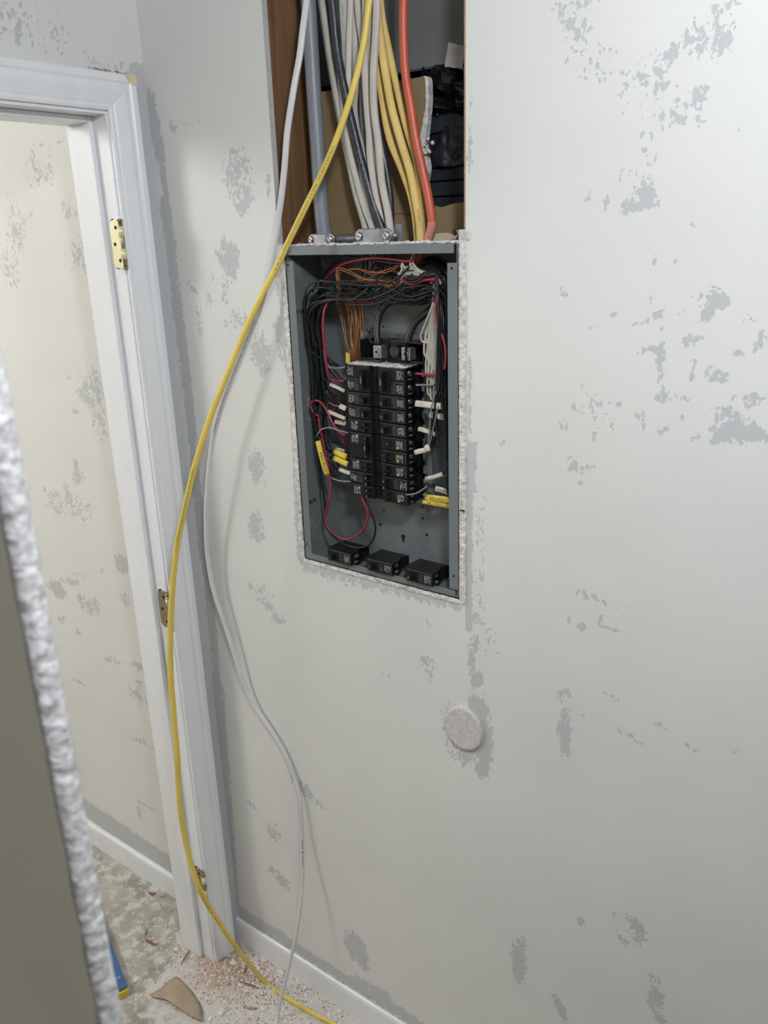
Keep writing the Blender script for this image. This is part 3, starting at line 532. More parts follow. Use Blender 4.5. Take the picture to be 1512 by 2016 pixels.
# ------------------------------------------------------------------ behind the open bay
bm = bmesh.new(); box(bm, HX0 - .0005 - .038, HX0 - .0005, .0130, .1016, 1.0, 2.44)
tag(fin('wall_stud', bm, M['stud']), 'brown rough wooden stud on the left side of the open bay', 'stud')
BY = .1018
def bpts(L, y): return [(p.x, y, p.z) for p in (at(a, c, y) for a, c in L)]
out = bpts([(600, 186), (627, 181), (700, 172), (770, 162), (825, 152), (836, 150), (841, 157), (841, 200), (838, 250), (834, 290), (833, 330), (836, 372), (842, 404), (868, 408), (895, 400), (925, 396), (945, 397)], BY)
zlow = 1.02; out = [(out[0][0] - .03, BY, out[0][2])] + out + [(out[-1][0] + .06, BY, out[-1][2]), (out[-1][0] + .06, BY, zlow), (out[0][0] - .03, BY, zlow)]
bd = empty('drywall_board', (.18, BY, zlow)); tag(bd, 'brown paper back of a broken drywall sheet behind the cables', 'drywall')
bm = bmesh.new(); prism(bm, out, (0, .0127, 0)); setp(fin('brown_paper', bm, M['kraft']), bd)
bm = bmesh.new(); random.seed(11)
edge = [at(a, c, BY) for a, c in [(836, 150), (841, 157), (842, 200), (839, 235), (836, 268), (834, 292), (840, 330), (836, 360), (839, 385), (843, 403)]]
path = catmull(edge, .004); a = []
for i, p in enumerate(path):
    k = i / len(path); wid = .003 + .006 * max(0, math.sin((k - .25) * 4.2)) + .0025 * mnoise.noise(V((0, 0, i * .6)))
    a.append((bm.verts.new((p.x - wid, BY - .0012, p.z)), bm.verts.new((p.x + .0022 + .0018 * mnoise.noise(V((i * .7, 0, 0))), BY - .0002, p.z)), bm.verts.new((p.x + .002, BY + .0125, p.z))))
for r1, r2 in zip(a, a[1:]):
    for j in range(2): bm.faces.new([r1[j], r2[j], r2[j + 1], r1[j + 1]])
p = at(842, 287, BY)
for q in range(7):
    c_ = p + V((random.uniform(-.004, .010), random.uniform(-.006, 0), random.uniform(-.012, .012)))
    bmesh.ops.create_icosphere(bm, subdivisions=1, radius=random.uniform(.002, .005), matrix=Matrix.Translation(c_))
g = setp(fin('broken_gypsum_edge', bm, M['gypsum']), bd); g['label'] = 'crumbled white gypsum edge'
# torn line on the paper
bm = bmesh.new(); tube_bm(bm, bpts([(772, 424), (785, 420), (800, 423), (815, 420)], BY - .0006), .0008, n=5); setp(fin('paper_tear', bm, M['stud']), bd)

# grey sheet metal further back, with the dark gap under it
bm = bmesh.new(); p0 = at(595, 176, .19); p1 = at(955, 140, .19)
prism(bm, [(p0.x - .05, .19, p0.z), (p1.x + .3, .19, p0.z), (p1.x + .3, .19, 2.43), (p0.x - .05, .19, 2.43)], (0, .012, 0), bev=.003)
g = fin('metal_duct', bm, M['duct']); tag(g, 'large grey sheet metal panel behind the cables at the top', 'sheet metal')
# dark void lining of the cavity
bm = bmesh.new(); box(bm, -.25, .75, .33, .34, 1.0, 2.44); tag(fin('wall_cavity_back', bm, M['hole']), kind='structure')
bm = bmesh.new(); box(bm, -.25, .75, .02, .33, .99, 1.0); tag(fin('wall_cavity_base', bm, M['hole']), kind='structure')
bm = bmesh.new(); box(bm, .3770, .415, .0130, .1016, 1.0, 2.44); tag(fin('wall_stud', bm, M['stud']), 'rear stud hidden beside the right edge of the bay', 'stud')
# bracket with a bright screw
bm = bmesh.new(); prism(bm, bpts([(843, 214), (868, 216), (905, 226), (930, 234), (930, 245), (880, 256), (843, 264)], .15), (0, .002, 0))
bk = fin('steel_bracket', bm, M['steel_dark']); tag(bk, 'dark blue-grey steel bracket with one bright screw in the cavity', 'bracket')
bm = bmesh.new(); p = at(862, 224, .148); cyl(bm, p, p + V((0, -.004, 0)), .0038, 14, .003); setp(fin('screw', bm, M['screw']), bk)
# stacked steel bars
for i, (ya, yb, lab) in enumerate(((330, 354, 'uppermost'), (357, 384, 'middle'), (387, 404, 'lowest'))):
    a_, b_ = at(843, ya + 3, .16), at(843, yb + 3, .16); bm = bmesh.new()
    box(bm, a_.x - .02, a_.x + .34, .16, .19, b_.z, a_.z, bev=.0012)
    tag(fin('steel_bar', bm, M['steel_dark']), lab + ' of the three dark steel bars in the cavity right of the brown board', 'steel bar')
# crumpled black plastic
def crumple(name, L, y, m, amp, sc, n=26, label='', cat='', seed=1):
    bm = bmesh.new(); a, b, c, d = [V(at(*q, y)) for q in L]; g = []
    for i in range(n + 1):
        row = []
        for j in range(n + 1):
            p = a.lerp(b, i / n).lerp(d.lerp(c, i / n), j / n)
            h = sum(abs(mnoise.noise(p * sc * f + V((seed, 0, 0)))) / f for f in (1, 2.1, 4.3))
            row.append(bm.verts.new(p + V((0, -h * amp, 0)) + V((mnoise.noise(p * sc * 2), 0, mnoise.noise(p * sc * 2 + V((5, 5, 5))))) * amp * .35))
        g.append(row)
    for i in range(n):
        for j in range(n): bm.faces.new([g[i][j], g[i + 1][j], g[i + 1][j + 1], g[i][j + 1]])
    o = fin(name, bm, M[m]); s = o.modifiers.new('t', 'SOLIDIFY'); s.thickness = .0004; tag(o, label, cat); return o
crumple('plastic_sheet', [(838, 146), (1010, 117), (1010, 238), (842, 214)], .155, 'black_foil', .045, 26, label='crumpled shiny black plastic sheet in the cavity right of the brown board', cat='plastic sheet')
crumple('black_cloth', [(838, 262), (1010, 225), (1010, 317), (840, 330)], .165, 'black_soft', .02, 14, label='smooth black cloth-like sheet under the steel bracket', cat='black sheet', seed=4)
crumple('tape_scrap', [(886, 84), (916, 90), (912, 136), (876, 132)],   .12, 'tape', .0045, 34, n=14, label='scrap of clear grey tape stuck at the top right of the cavity', cat='tape')

# ------------------------------------------------------------------ the electrical box
D = .095
pn = empty('electrical_panel', (BX / 2, D, PB)); tag(pn, 'open grey steel breaker box set into the white wall', 'electrical panel')
T = .0015
bm = bmesh.new()
box(bm, 0, BX, D - T, D, PB, PT); box(bm, 0, T, .0005, D - T, PB, PT); box(bm, BX - T, BX, .0005, D - T, PB, PT)
box(bm, T, BX - T, .0005, D - T, PT - T, PT); box(bm, T, BX - T, .0005, D - T, PB, PB + T)
setp(fin('enclosure', bm, M['steel']), pn)
def flange(name, d, holes=()):
    bm = bmesh.new(); box(bm, *d, bev=.0006); f = setp(fin(name, bm, M['steel']), pn)
    for (x, z) in holes:
        bm = bmesh.new(); cyl(bm, (x, d[2] - .0001, z), (x, d[2] - .0004, z), .0021, 12); h = fin('flange_hole', bm, M['hole']); h.parent = f
    return f
flange('side_flange', (-.0003, .0165, -.0006, .0009, PB + .012, PT - .026), [(.004, PT - .032), (.0045, PB + .030)])
flange('side_flange', (BX - .0185, BX + .0003, -.0006, .0009, PB + .014, PT - .030), [(BX - .010, PT - .038), (BX - .009, PB + .040)])
flange('top_flange', (.0015, BX - .006, -.0012, .0003, PT - .0155, PT))
flange('bottom_flange', (.0005, BX - .006, -.0012, .0003, PB, PB + .0120))
def knock(c, nrm, radii, name='knockout'):
    bm = bmesh.new()
    for r in radii: ring(bm, c, nrm, r, .0008, .0007, 48)
    setp(fin(name, bm, M['steel']), pn)
knock((T, .046, 1.749), (1, 0, 0), (.034, .027, .020, .012))
for y, z in ((.015, 1.653), (.043, 1.635), (.015, 1.62), (.044, 1.6), (.015, 1.583), (.070, 1.588), (.019, 1.399), (.044, 1.383), (.017, 1.363), (.047, 1.347), (.016, 1.329)): knock((T, y, z), (1, 0, 0), (.0105,))
knock((T, .064, 1.308), (1, 0, 0), (.0165, .0105)); knock((T, .045, 1.239), (1, 0, 0), (.037, .030, .022, .014))
for x, z, rr_ in ((.047, 1.245, (.034, .027, .020, .013)), (.124, 1.219, (.0145, .009)), (.236, 1.218, (.0165, .0105)), (.330, 1.24, (.030, .022)), (.315, 1.755, (.03, .022, .014)), (.15, 1.708, (.012,)), (.19, 1.708, (.012,))): knock((x, D - T, z), (0, -1, 0), rr_)
for x, z, r in ((.132, 1.288, .0022), (.122, 1.256, .003), (.225, 1.313, .0022), (.225, 1.288, .0022), (.234, 1.256, .003), (.146, 1.674, .002), (.145, 1.649, .002), (.300, 1.38, .003), (.300, 1.316, .0025)):
    bm = bmesh.new(); cyl(bm, (x, D - T - .0001, z), (x, D - T - .0005, z), r, 16); setp(fin('mounting_hole', bm, M['hole']), pn)
bm = bmesh.new(); prism(bm, [(.178 + .005 * math.sin(math.radians(a)), D - T - .0001, 1.241 + .005 * math.cos(math.radians(a))) for a in range(-155, 156, 10)] + [(.1798, D - T - .0001, 1.229), (.1762, D - T - .0001, 1.229)], (0, -.0004, 0)); setp(fin('keyhole', bm, M['hole']), pn)
for y, z, k in ((.016, 1.679, 2), (.030, 1.6785, 2), (.022, 1.305, 1), (.033, 1.307, 1)):
    bm = bmesh.new(); cyl(bm, (T, y, z), (T + .004, y, z), .0042, 8, .003); setp(fin('rusty_screw', bm, M['rust']), pn)
# pink-grey sticker on the left inner side
bm = bmesh.new(); sy0, sy1 = .031, .056; box(bm, T, T + .0003, sy0, sy1, 1.468, 1.514); stk = setp(fin('sticker', bm, M['sticker']), pn)
bm = bmesh.new(); random.seed(5)
for r_ in range(4):
    z = 1.473
    while z < 1.508:
        l = random.uniform(.0012, .004); y = sy0 + .004 + r_ * .0052; box(bm, T + .0003, T + .0005, y, y + .0013, z, z + l); z += l + .0009
o = fin('sticker_print', bm, M['ink']); o.parent = stk
# conduit locknut and cross bar under the top
for x0_, x1_ in ((.045, .10), (.150, .200)):
    bm = bmesh.new(); box(bm, x0_, x1_, .03, .06, PT - .012, PT - .005, bev=.001); setp(fin('locknut', bm, M['steel']), pn)
# bus rails behind the breakers
bm = bmesh.new(); box(bm, .090, .263, .076, .082, 1.325, 1.640, bev=.001)
box(bm, .2545, .2655, .066, .078, 1.330, 1.592, bev=.001)
for i in range(10): box(bm, .2500, .2560, .060, .076, 1.340 + i * .0254, 1.354 + i * .0254, bev=.001)
setp(fin('bus_rail', bm, M['steel']), pn)
bm = bmesh.new(); box(bm, .125, .285, .074, .0765, 1.600, 1.640, bev=.001); g = setp(fin('insulator_plate', bm, mat('brown_plate', (.10, .075, .075), .6)), pn); g['label'] = 'dull brown backing plate'
# main lugs in their black cradle
lx = [at(742, 693, .034), at(799, 697, .034)]
bm = bmesh.new()
x0 = .137; x1 = .272; zb = 1.596; zt = 1.632
box(bm, x0, x1, .066, .074, zb, zt, bev=.001)
box(bm, x0, x0 + .0025, .030, .070, zb + .003, zt, bev=.0006); box(bm, x0, x0 + .030, .040, .070, zb, zb + .003, bev=.0006)
box(bm, x1 - .036, x1, .036, .070, zb, zb + .003, bev=.0006); box(bm, x1 - .034, x1, .037, .070, zt - .003, zt, bev=.0006)
box(bm, x1 - .0025, x1, .036, .070, zb, zt, bev=.0006); box(bm, x1 - .036, x1 - .0335, .030, .070, zb, zt - .001, bev=.0006)
box(bm, .190, .226, .052, .068, zb, zt - .001, bev=.001)
cyl(bm, (.2095, .052, 1.614), (.2095, .036, 1.614), .0100, 22)
setp(fin('lug_cradle', bm, M['black']), pn)
bm = bmesh.new(); cyl(bm, (.2095, .0358, 1.614), (.2095, .0352, 1.614), .0070, 18); setp(fin('neutral_stud_hole', bm, M['hole']), pn)
bm = bmesh.new(); cyl(bm, (.2095, .0365, 1.614), (.2095, .0350, 1.614), .0095, 22); cyl(bm, (.2095, .0365, 1.614), (.2095, .0349, 1.614), .0001, 4); g = setp(fin('stud_rim', bm, M['black_soft']), pn)
for cx_, cz_ in ((lx[0].x, lx[0].z), (lx[1].x - .001, lx[1].z)):
    bm = bmesh.new(); box(bm, cx_ - .0085, cx_ + .010, .034, .052, cz_ - .011, cz_ + .011, bev=.0008)
    g = setp(fin('lug', bm, M['galv']), pn)
    bm = bmesh.new(); cyl(bm, (cx_, .034, cz_), (cx_, .0325, cz_), .0052, 18)
    s = fin('set_screw', bm, M['screw']); s.parent = g
    bm = bmesh.new(); cyl(bm, (cx_, .0324, cz_), (cx_, .0321, cz_), .0030, 6)
    s = fin('hex_socket', bm, M['hole']); s.parent = g
# neutral / ground bars
def bar(x, y, z0, z1, name, nn):
    bm = bmesh.new(); box(bm, x - .006, x + .006, y - .006, y + .006, z0, z1, bev=.0008); g = setp(fin(name, bm, M['galv']), pn)
    bm = bmesh.new()
    for i in range(nn): z = z0 + (i + .5) * (z1 - z0) / nn; cyl(bm, (x, y - .006, z), (x, y - .009, z), .003, 12)
    s = fin('bar_screw', bm, M['brass_screw']); s.parent = g
bar(.325, .074, 1.44, 1.640, 'neutral_bar', 22)
bar(.080, .074, 1.40, 1.555, 'ground_bar', 16)

# ------------------------------------------------------------------ circuit breakers
ROW = .0252; ZTOP = 1.589; XC = .1765; YF = .020
def marks(bm, u0, u1, z0, z1, conv, rows=4, seed=0, y=-.0004):
    """tiny print set sideways: short strokes in upright columns"""
    rr = random.Random(seed); w_ = (u1 - u0) / rows
    for c_ in range(rows):
        z = z0 + rr.choice((0, 0, .001, .003)); ztop_ = z1 - rr.choice((0, 0, .0015))
        while z < ztop_ - .0004:
            l = rr.uniform(.0005, .0016)
            if rr.random() < .85:
                a = conv(u0 + w_ * (c_ + .1), y, z); b = conv(u0 + w_ * (c_ + rr.uniform(.5, .8)), y + .0003, min(z + l, z1))
                box(bm, min(a[0], b[0]), max(a[0], b[0]), min(a[1], b[1]), max(a[1], b[1]), min(a[2], b[2]), max(a[2], b[2]))
            z += l + .0004
def breaker(side, ztop, kind, label, rows=1, origin=None, group=None, seed=0, lab='white'):
    """u runs from the centre of the panel outwards, y from the front back, z down from ztop"""
    root = empty('circuit_breaker', origin or (XC + side * .033, YF + .05, ztop - ROW * rows)); tag(root, label, 'circuit breaker', group)
    ox, oy = (XC, YF) if origin is None else (origin[0], origin[1])
    def cv(u, y, z): return V((ox + side * u, oy + y, z))
    h = ROW * rows; z1 = ztop - .0005; z0 = ztop - h + .0007
    L = .066; bm = bmesh.new()
    body = [(0.0008, .006), (.0095, .006), (.0095, 0), (L, 0), (L, .009), (.0515, .0115), (.0515, .041), (L - .003, .044), (L + .001, .056), (.0008, .056)]
    prism(bm, [cv(u, y, z0) for u, y in body], (0, 0, z1 - z0), bev=.0007)
    for r_ in range(rows):
        zz = ztop - ROW * (r_ + 1)
        prism(bm, [cv(u, y, zz + ROW - .0018) for u, y in ((.051, .010), (L, .009), (L, .020), (L - .006, .040), (.051, .043))], (0, 0, .0012))
        prism(bm, [cv(u, y, zz + .0008) for u, y in ((.051, .010), (L, .009), (L + .001, .022), (L - .004, .041), (.051, .043))], (0, 0, .0020))
        prism(bm, [cv(u, y, zz + .0014) for u, y in ((.011, -.0002), (.064, -.0002), (.064, -.0010), (.011, -.0010))], (0, 0, ROW - .0028), bev=.0003)
    setp(fin('body', bm, M['black']), root)
    nt_ = {'single': 1, 'double': 1, 'tandem': 2, 'tandem_big': 2, 'quad': 2, 'square': 1}[kind]
    rr = random.Random(seed)
    def toggle(u, zc, w_, hh, prot, tilt):
        bm = bmesh.new(); pts = [(u - w_ * .5, -.001), (u + w_ * .5, -.001), (u + w_ * .35 + tilt, -prot), (u - w_ * .45 + tilt, -prot)]
        prism(bm, [cv(a, b_, zc - hh / 2) for a, b_ in pts], (0, 0, hh), bev=.0005)
        t = setp(fin('toggle', bm, M['black']), root)
        bm = bmesh.new(); marks(bm, u - w_ * .25 + tilt, u + w_ * .12 + tilt, zc - hh * .2, zc + hh * .2, cv, 2, seed, -prot - .0003)
        m_ = fin('rating_print', bm, M['mark']); m_.parent = t
    def well(u0, u1, zc, hh):
        bm = bmesh.new(); a, b_ = cv(u0, -.0016, zc - hh / 2), cv(u1, -.0009, zc + hh / 2)
        box(bm, min(a.x, b_.x), max(a.x, b_.x), a.y, b_.y, a.z, b_.z); setp(fin('toggle_well', bm, M['hole']), root)
    zc = ztop - h / 2; tl = -.001
    if kind == 'single': well(.017, .0345, zc, .0135); toggle(.0235, zc, .0095, .0120, .0125, tl)
    elif kind == 'square': well(.018, .033, zc, .015); toggle(.026, zc, .008, .009, .0035, 0)
    elif kind == 'double':
        well(.017, .0345, zc, h * .72); toggle(.0235, zc, .0095, h * .66, .0135, tl)
    elif kind == 'tandem':
        for k in (-1, 1): toggle(.0235, zc + k * .0052, .0080, .0058, .0100, tl)
    elif kind == 'tandem_big':
        for k in (-1, 1): well(.016, .033, zc + k * .0062, .0085); toggle(.0225, zc + k * .0060, .0095, .0085, .0125, tl)
    elif kind == 'quad':
        toggle(.0235, zc, .0080, h * .48, .0095, tl)
        for k in (-1, 1): toggle(.0235, zc + k * (h * .24 + .0042), .0075, .0052, .0075, tl)
    # thin lighter strips on the front rim: edge highlights put into the colour
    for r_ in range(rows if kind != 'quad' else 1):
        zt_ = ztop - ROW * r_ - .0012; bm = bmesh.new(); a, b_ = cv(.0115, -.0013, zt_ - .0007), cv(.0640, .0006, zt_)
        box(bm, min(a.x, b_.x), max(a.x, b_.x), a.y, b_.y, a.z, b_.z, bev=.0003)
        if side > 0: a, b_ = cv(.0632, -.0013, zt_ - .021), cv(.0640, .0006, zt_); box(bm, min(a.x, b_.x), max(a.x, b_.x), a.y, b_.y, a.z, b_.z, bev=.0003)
        setp(fin('rim_highlight', bm, M['edge_highlight']), root)
    # printed label
    bm = bmesh.new()
    for r_ in range(rows if kind != 'quad' else 1):
        zz = ztop - ROW * (r_ + 1) + (ROW if kind == 'quad' else 0) * 0
        u0, u1 = (.0485, .0620) if kind != 'tandem_big' else (.050, .0655)
        if kind in ('tandem', 'quad', 'square'): u0, u1 = .0430, .0590
        marks(bm, u0, u1, zz + .005, zz + ROW - .005, cv, 5, seed + r_, -.0013)
    setp(fin('label_print', bm, M['mark']), root)
    if kind in ('tandem', 'quad', 'square'):
        bm = bmesh.new(); uu = .0445 if side > 0 else .0430; zz = ztop - ROW + .0048 if side > 0 else ztop - .0080
        a, b_ = cv(uu, -.0014, zz), cv(uu + .0042, -.0010, zz + .0036)
        box(bm, min(a.x, b_.x), max(a.x, b_.x), a.y, b_.y, a.z, b_.z); setp(fin('yellow_mark', bm, M['ymark']), root)
    else:
        bm = bmesh.new(); c_ = cv(.0395, -.0010, ztop - ROW * (rows - .5) + (-.0035 if side > 0 else .0040)); cyl(bm, c_, c_ + V((0, -.0004, 0)), .0011, 10); setp(fin('indicator_dot', bm, M['mark']), root)
        bm = bmesh.new(); a, b_ = cv(.036, -.0014, ztop - ROW * rows + .004), cv(.0465, -.0009, ztop - ROW * rows + ROW - .004)
        box(bm, min(a.x, b_.x), max(a.x, b_.x), a.y, b_.y, a.z, b_.z); setp(fin('trip_window', bm, M['black_soft']), root)
    for r_ in range(rows):
        zz = ztop - ROW * (r_ + .5)
        bm = bmesh.new(); c_ = cv(.0520, .027, zz); cyl(bm, c_, c_ + V((side * .0060, 0, 0)), .0046, 16)
        q = c_ + V((side * .0062, 0, 0)); box(bm, q.x - .0003, q.x + .0003, q.y - .0007, q.y + .0007, q.z - .0042, q.z + .0042)
        setp(fin('terminal_screw', bm, M['brass_screw']), root)
        bm = bmesh.new(); x_ = sorted((cv(.0517, 0, 0).x, cv(.0530, 0, 0).x)); box(bm, *x_, oy + .016, oy + .038, zz - .0075, zz + .0075)
        x_ = sorted((cv(.0520, 0, 0).x, cv(.0600, 0, 0).x)); box(bm, *x_, oy + .0125, oy + .0140, zz - .0075, zz + .0075)
        setp(fin('terminal_clamp', bm, M['ledge']), root)
        bm = bmesh.new(); zz2 = ztop - ROW * (r_ + 1) + .0029
        prism(bm, [cv(u, y, zz2) for u, y in ((.0555, .0125), (L - .0005, .0105), (L, .021), (.060, .026))], (0, 0, .0004)); setp(fin('ledge_dust', bm, M['ledge']), root)
    return root
LEFT = [('double', 2, 'double black breaker with a tall joined toggle, top of the left column'),
        ('single', 1, 'single-toggle black breaker right under the double one in the left column'),
        ('single', 1, 'lower of the two single-toggle breakers in the left column'),
        ('tandem', 1, 'twin-toggle breaker with yellow mark just above the tall quad breaker, left column'),
        ('quad', 2, 'tall quad breaker with a long centre handle, middle of the left column'),
        ('tandem', 1, 'twin-toggle breaker with yellow mark just below the tall quad breaker'),
        ('tandem_big', 1, 'twin-toggle breaker with white worn sticker, second from bottom of the left column'),
        ('tandem', 1, 'lowest breaker of the left column, twin small toggles and yellow mark')]
RIGHT = [('double', 2, 'double black breaker with joined handle, top of the right column'),
         ('single', 1, 'single breaker of the right column wired to the long cream tag'),
         ('single', 1, 'middle of the three single-toggle breakers in the right column'),
         ('single', 1, 'lowest of the three single-toggle breakers in the right column'),
         ('square', 1, 'breaker with a small recessed square toggle and yellow mark, right column'),
         ('tandem', 1, 'twin-toggle breaker with yellow mark under the square-toggle one, right column'),
         ('tandem', 1, 'twin-toggle breaker just above the one with two big toggles, right column'),
         ('tandem_big', 1, 'breaker with two big toggles and a worn white sticker, right column'),
         ('tandem', 1, 'lowest breaker of the right column, above the yellow HEATER tag')]
ROWZ = lambda r: ZTOP - ROW * (r + .5)
for side, LST in ((-1, LEFT), (1, RIGHT)):
    r = 0
    for i, (k, n_, lab) in enumerate(LST):
        breaker(side, ZTOP - ROW * r, k, lab, n_, group='breakers in the two columns', seed=i * 3 + side + 9); r += n_
for i, (px, py, lab) in enumerate(((640, 1079, 'leftmost of the three loose breakers on the bottom lip of the box'), (716, 1097, 'middle one of the three loose breakers on the bottom lip'), (792, 1114, 'rightmost of the three loose breakers, beside the right flange'))):
    p = at(px, py, -.010); rt = breaker(1, 0, 'single', lab, 1, origin=(0, 0, 0), group='loose breakers on the bottom lip', seed=40 + i)
    rt.location = (p.x, -.0095, PB + .0122 + ROW); rt.rotation_euler = (math.radians(-1.5), 0, math.radians((-1.2, 1.5, .4)[i]))
    for ch in list(rt.children): ch.parent = rt
# crumbs on top of the breakers
def crumbs(name, n, fn, rmin, rmax, m, seed, flat=.5):
    bm = bmesh.new(); rr = random.Random(seed)
    for i in range(n):
        p = V(fn(rr)); r_ = rr.uniform(rmin, rmax); 
        g = bmesh.ops.create_icosphere(bm, subdivisions=1, radius=r_, matrix=Matrix.Translation(p + V((0, 0, r_ * flat * .5))))
        for v in g['verts']:
            v.co = p + V(((v.co.x - p.x) * rr.uniform(.6, 1.4), (v.co.y - p.y) * rr.uniform(.6, 1.4), (v.co.z - p.z) * flat))
    return fin(name, bm, M[m])
o = crumbs('plaster_crumbs', 1500, lambda r: (r.uniform(.112, .240), r.uniform(.021, .074), ZTOP - .0005), .0006, .0022, 'chip', 2)
tag(o, 'white plaster crumbs lying on the top breakers', 'crumbs', kind='stuff')
o = crumbs('plaster_crumbs', 1500, lambda r: (r.uniform(.0, .366), -.0008 + abs(r.gauss(0, .014)), PT - .0002 + abs(r.gauss(0, .0012))), .0006, .0034, 'chip', 4, .6)
tag(o, 'white plaster crumbs along the top edge of the box', 'crumbs', kind='stuff')
o = crumbs('wood_crumbs', 220, lambda r: (r.uniform(.02, .37), .006 + abs(r.gauss(0, .03)), PT + .0008), .0008, .0030, 'splinter', 6, .5)
tag(o, 'brown wood crumbs among the plaster on top of the box', 'crumbs', kind='stuff')
o = crumbs('dirt_crumbs', 360, lambda r: (r.uniform(.01, .35), r.uniform(.002, .09), PB + T), .0005, .0017, 'kraft_light', 8, .4)
tag(o, 'brown dirt and crumbs on the floor of the box', 'crumbs', kind='stuff')

# ------------------------------------------------------------------ cables in the open bay
def pth(L, ys):
    """pixel polyline laid at given depths behind the wall face"""
    n = len(L)
    if not isinstance(ys, (list, tuple)): ys = [ys] * n
    if len(ys) == 2 and n > 2: ys = [ys[0] + (ys[1] - ys[0]) * i / (n - 1) for i in range(n)]
    return [at(a, b, y) for (a, b), y in zip(L, ys)]
def cable(L, ys, rw, rn, m, label, cat='cable', group=None, name='cable', n=22):
    P = pth(L, ys)
    if P[0].z > 2.15: P.insert(0, V((P[0].x + (P[0].x - P[2].x) * .5, P[0].y, 2.42)))
    o = tube(name, P, rw, M[m], rn, n, step=.01); tag(o, label, cat, group); return o
sc = cable([(601, -70), (607, 0), (613, 100), (619, 200), (626, 300), (632, 400), (637, 452), (641, 480)], .052, .0130, .0112, 'service', 'thick smooth grey service cable beside the stud', name='service_cable', n=20)
G = 'house cables coming down to the box'
cable([(620, -60), (632, 20), (645, 110), (662, 210), (680, 300), (697, 380), (714, 440), (722, 480)], .062, .0030, .0024, 'romex_white', 'thin pale cable, leftmost of the fan of cables', group=G)
cable([(628, -60), (637, 20), (650, 110), (667, 210), (684, 290), (696, 360), (715, 430), (728, 480)], .052, .0050, .003, 'romex_green', 'greenish white cable left of the thick black one', group=G)
cb = cable([(648, -60), (656, 20), (664, 100), (679, 180), (696, 255), (712, 320), (735, 400), (752, 450), (762, 490)], .040, .0072, .0062, 'romex_black', 'thick scuffed black cable with raised print in the fan', group=G)
o = text_on_path('print', '10-2  G ROUND  NM-B', pth([(679, 180), (696, 255), (712, 320), (735, 400), (752, 450)], .040), .10, .0065, .0062, M['romex_grey'], cb, stretch=1.5)
cable([(650, -60), (658, 20), (665, 100), (674, 180), (683, 260), (697, 330), (716, 400), (734, 450), (742, 490)], .049, .0060, .0034, 'romex_white', 'white cable coming out from under the thick black one on its left', group=G)
cable([(672, -60), (678, 20), (681, 80), (687, 150), (700, 240), (722, 330), (745, 400), (768, 480)], .066, .0062, .003, 'romex_grey', 'grey cable behind the white ones in the fan', group=G)
cg = cable([(673, -60), (675, 20), (679, 80), (682, 150), (690, 215), (706, 290), (716, 350), (730, 430), (740, 480)], .050, .0062, .0034, 'romex_green', 'pale cable with green print in the fan', group=G)
text_on_path('print', 'NM-B 14-2 WITH GROUND 600V', pth([(673, -60), (675, 20), (679, 80), (682, 150), (690, 215), (706, 290)], .050), .05, .0052, .0034, M['ink_g'], cg)
cable([(690, -60), (690, 20), (687, 100), (688, 180), (703, 260), (722, 340), (742, 420), (756, 480)], .046, .0052, .0034, 'romex_white', 'white cable crossing down over the middle of the fan', group=G)
cable([(695, -60), (696, 20), (700, 100), (700, 160), (697, 220), (712, 300), (733, 380), (760, 480)], .060, .0062, .003, 'romex_white', 'white cable with a grey cast behind the crossing yellow cable', group=G)
cable([(702, -60), (706, 20), (716, 90), (730, 150), (737, 220), (742, 300), (752, 380), (766, 480)], .056, .0065, .0034, 'romex_white', 'wide white cable bending right near the top of the fan', group=G)
cable([(712, -60), (716, 20), (715, 100), (714, 180), (716, 250), (726, 330), (744, 410), (760, 480)], .064, .0055, .003, 'romex_grey', 'dark grey cable in the gap of the fan', group=G)
cable([(718, -60), (720, 20), (718, 110), (722, 200), (727, 260), (730, 320), (744, 400), (762, 480)], .042, .0060, .0036, 'romex_white', 'bright white cable down the centre of the fan', group=G)
cable([(740, -60), (742, 10), (739, 80), (735, 150), (737, 220), (746, 290), (752, 360), (764, 420), (772, 480)], .034, .0062, .0040, 'romex_white', 'white cable nearest the viewer, rightmost of the whites', group=G)
cable([(736, 150), (742, 230), (752, 290), (763, 350), (769, 400), (769, 445), (766, 485)], .058, .0062, .0055, 'romex_black', 'black cable bulging out right of the white cables', group=G)
cable([(724, -60), (728, 20), (738, 120), (740, 200), (734, 260), (740, 330), (757, 410), (768, 480)], .070, .0055, .003, 'romex_green', 'pale green cable at the back of the fan', group=G)
cable([(683, -60), (684, 20), (683, 110), (690, 200), (712, 290), (728, 360), (748, 430), (762, 480)], .054, .0050, .0032, 'romex_white', 'white cable just right of the green printed one', group=G)
cable([(730, -60), (730, 20), (724, 100), (728, 190), (738, 280), (748, 350), (764, 420), (774, 480)], .050, .0055, .0034, 'romex_white', 'white cable partly hidden behind the bright centre cable', group=G)
cable([(664, -60), (668, 30), (680, 140), (702, 240), (724, 330), (744, 410), (758, 480)], .070, .0052, .0034, 'romex_grey', 'shadowed grey cable deep behind the thick black one', group=G)
G2 = 'old yellow cables entering the box'
cable([(722, -50), (735, 60), (745, 130), (755, 210), (768, 275), (790, 330), (808, 380), (818, 430), (823, 490)], .056, .0062, .004, 'romex_yellow_old', 'dusty yellow cable, leftmost of three, bowing left', group=G2)
yb = cable([(738, -50), (746, 50), (757, 130), (771, 210), (790, 280), (808, 340), (820, 400), (826, 440), (829, 490)], .044, .0066, .0042, 'romex_yellow_old', 'middle dusty yellow cable of the three', group=G2)
cable([(746, -50), (752, 30), (766, 100), (783, 180), (800, 250), (818, 310), (828, 370), (830, 430), (834, 490)], .058, .0058, .004, 'romex_yellow_old', 'dusty yellow cable, rightmost of three', group=G2)
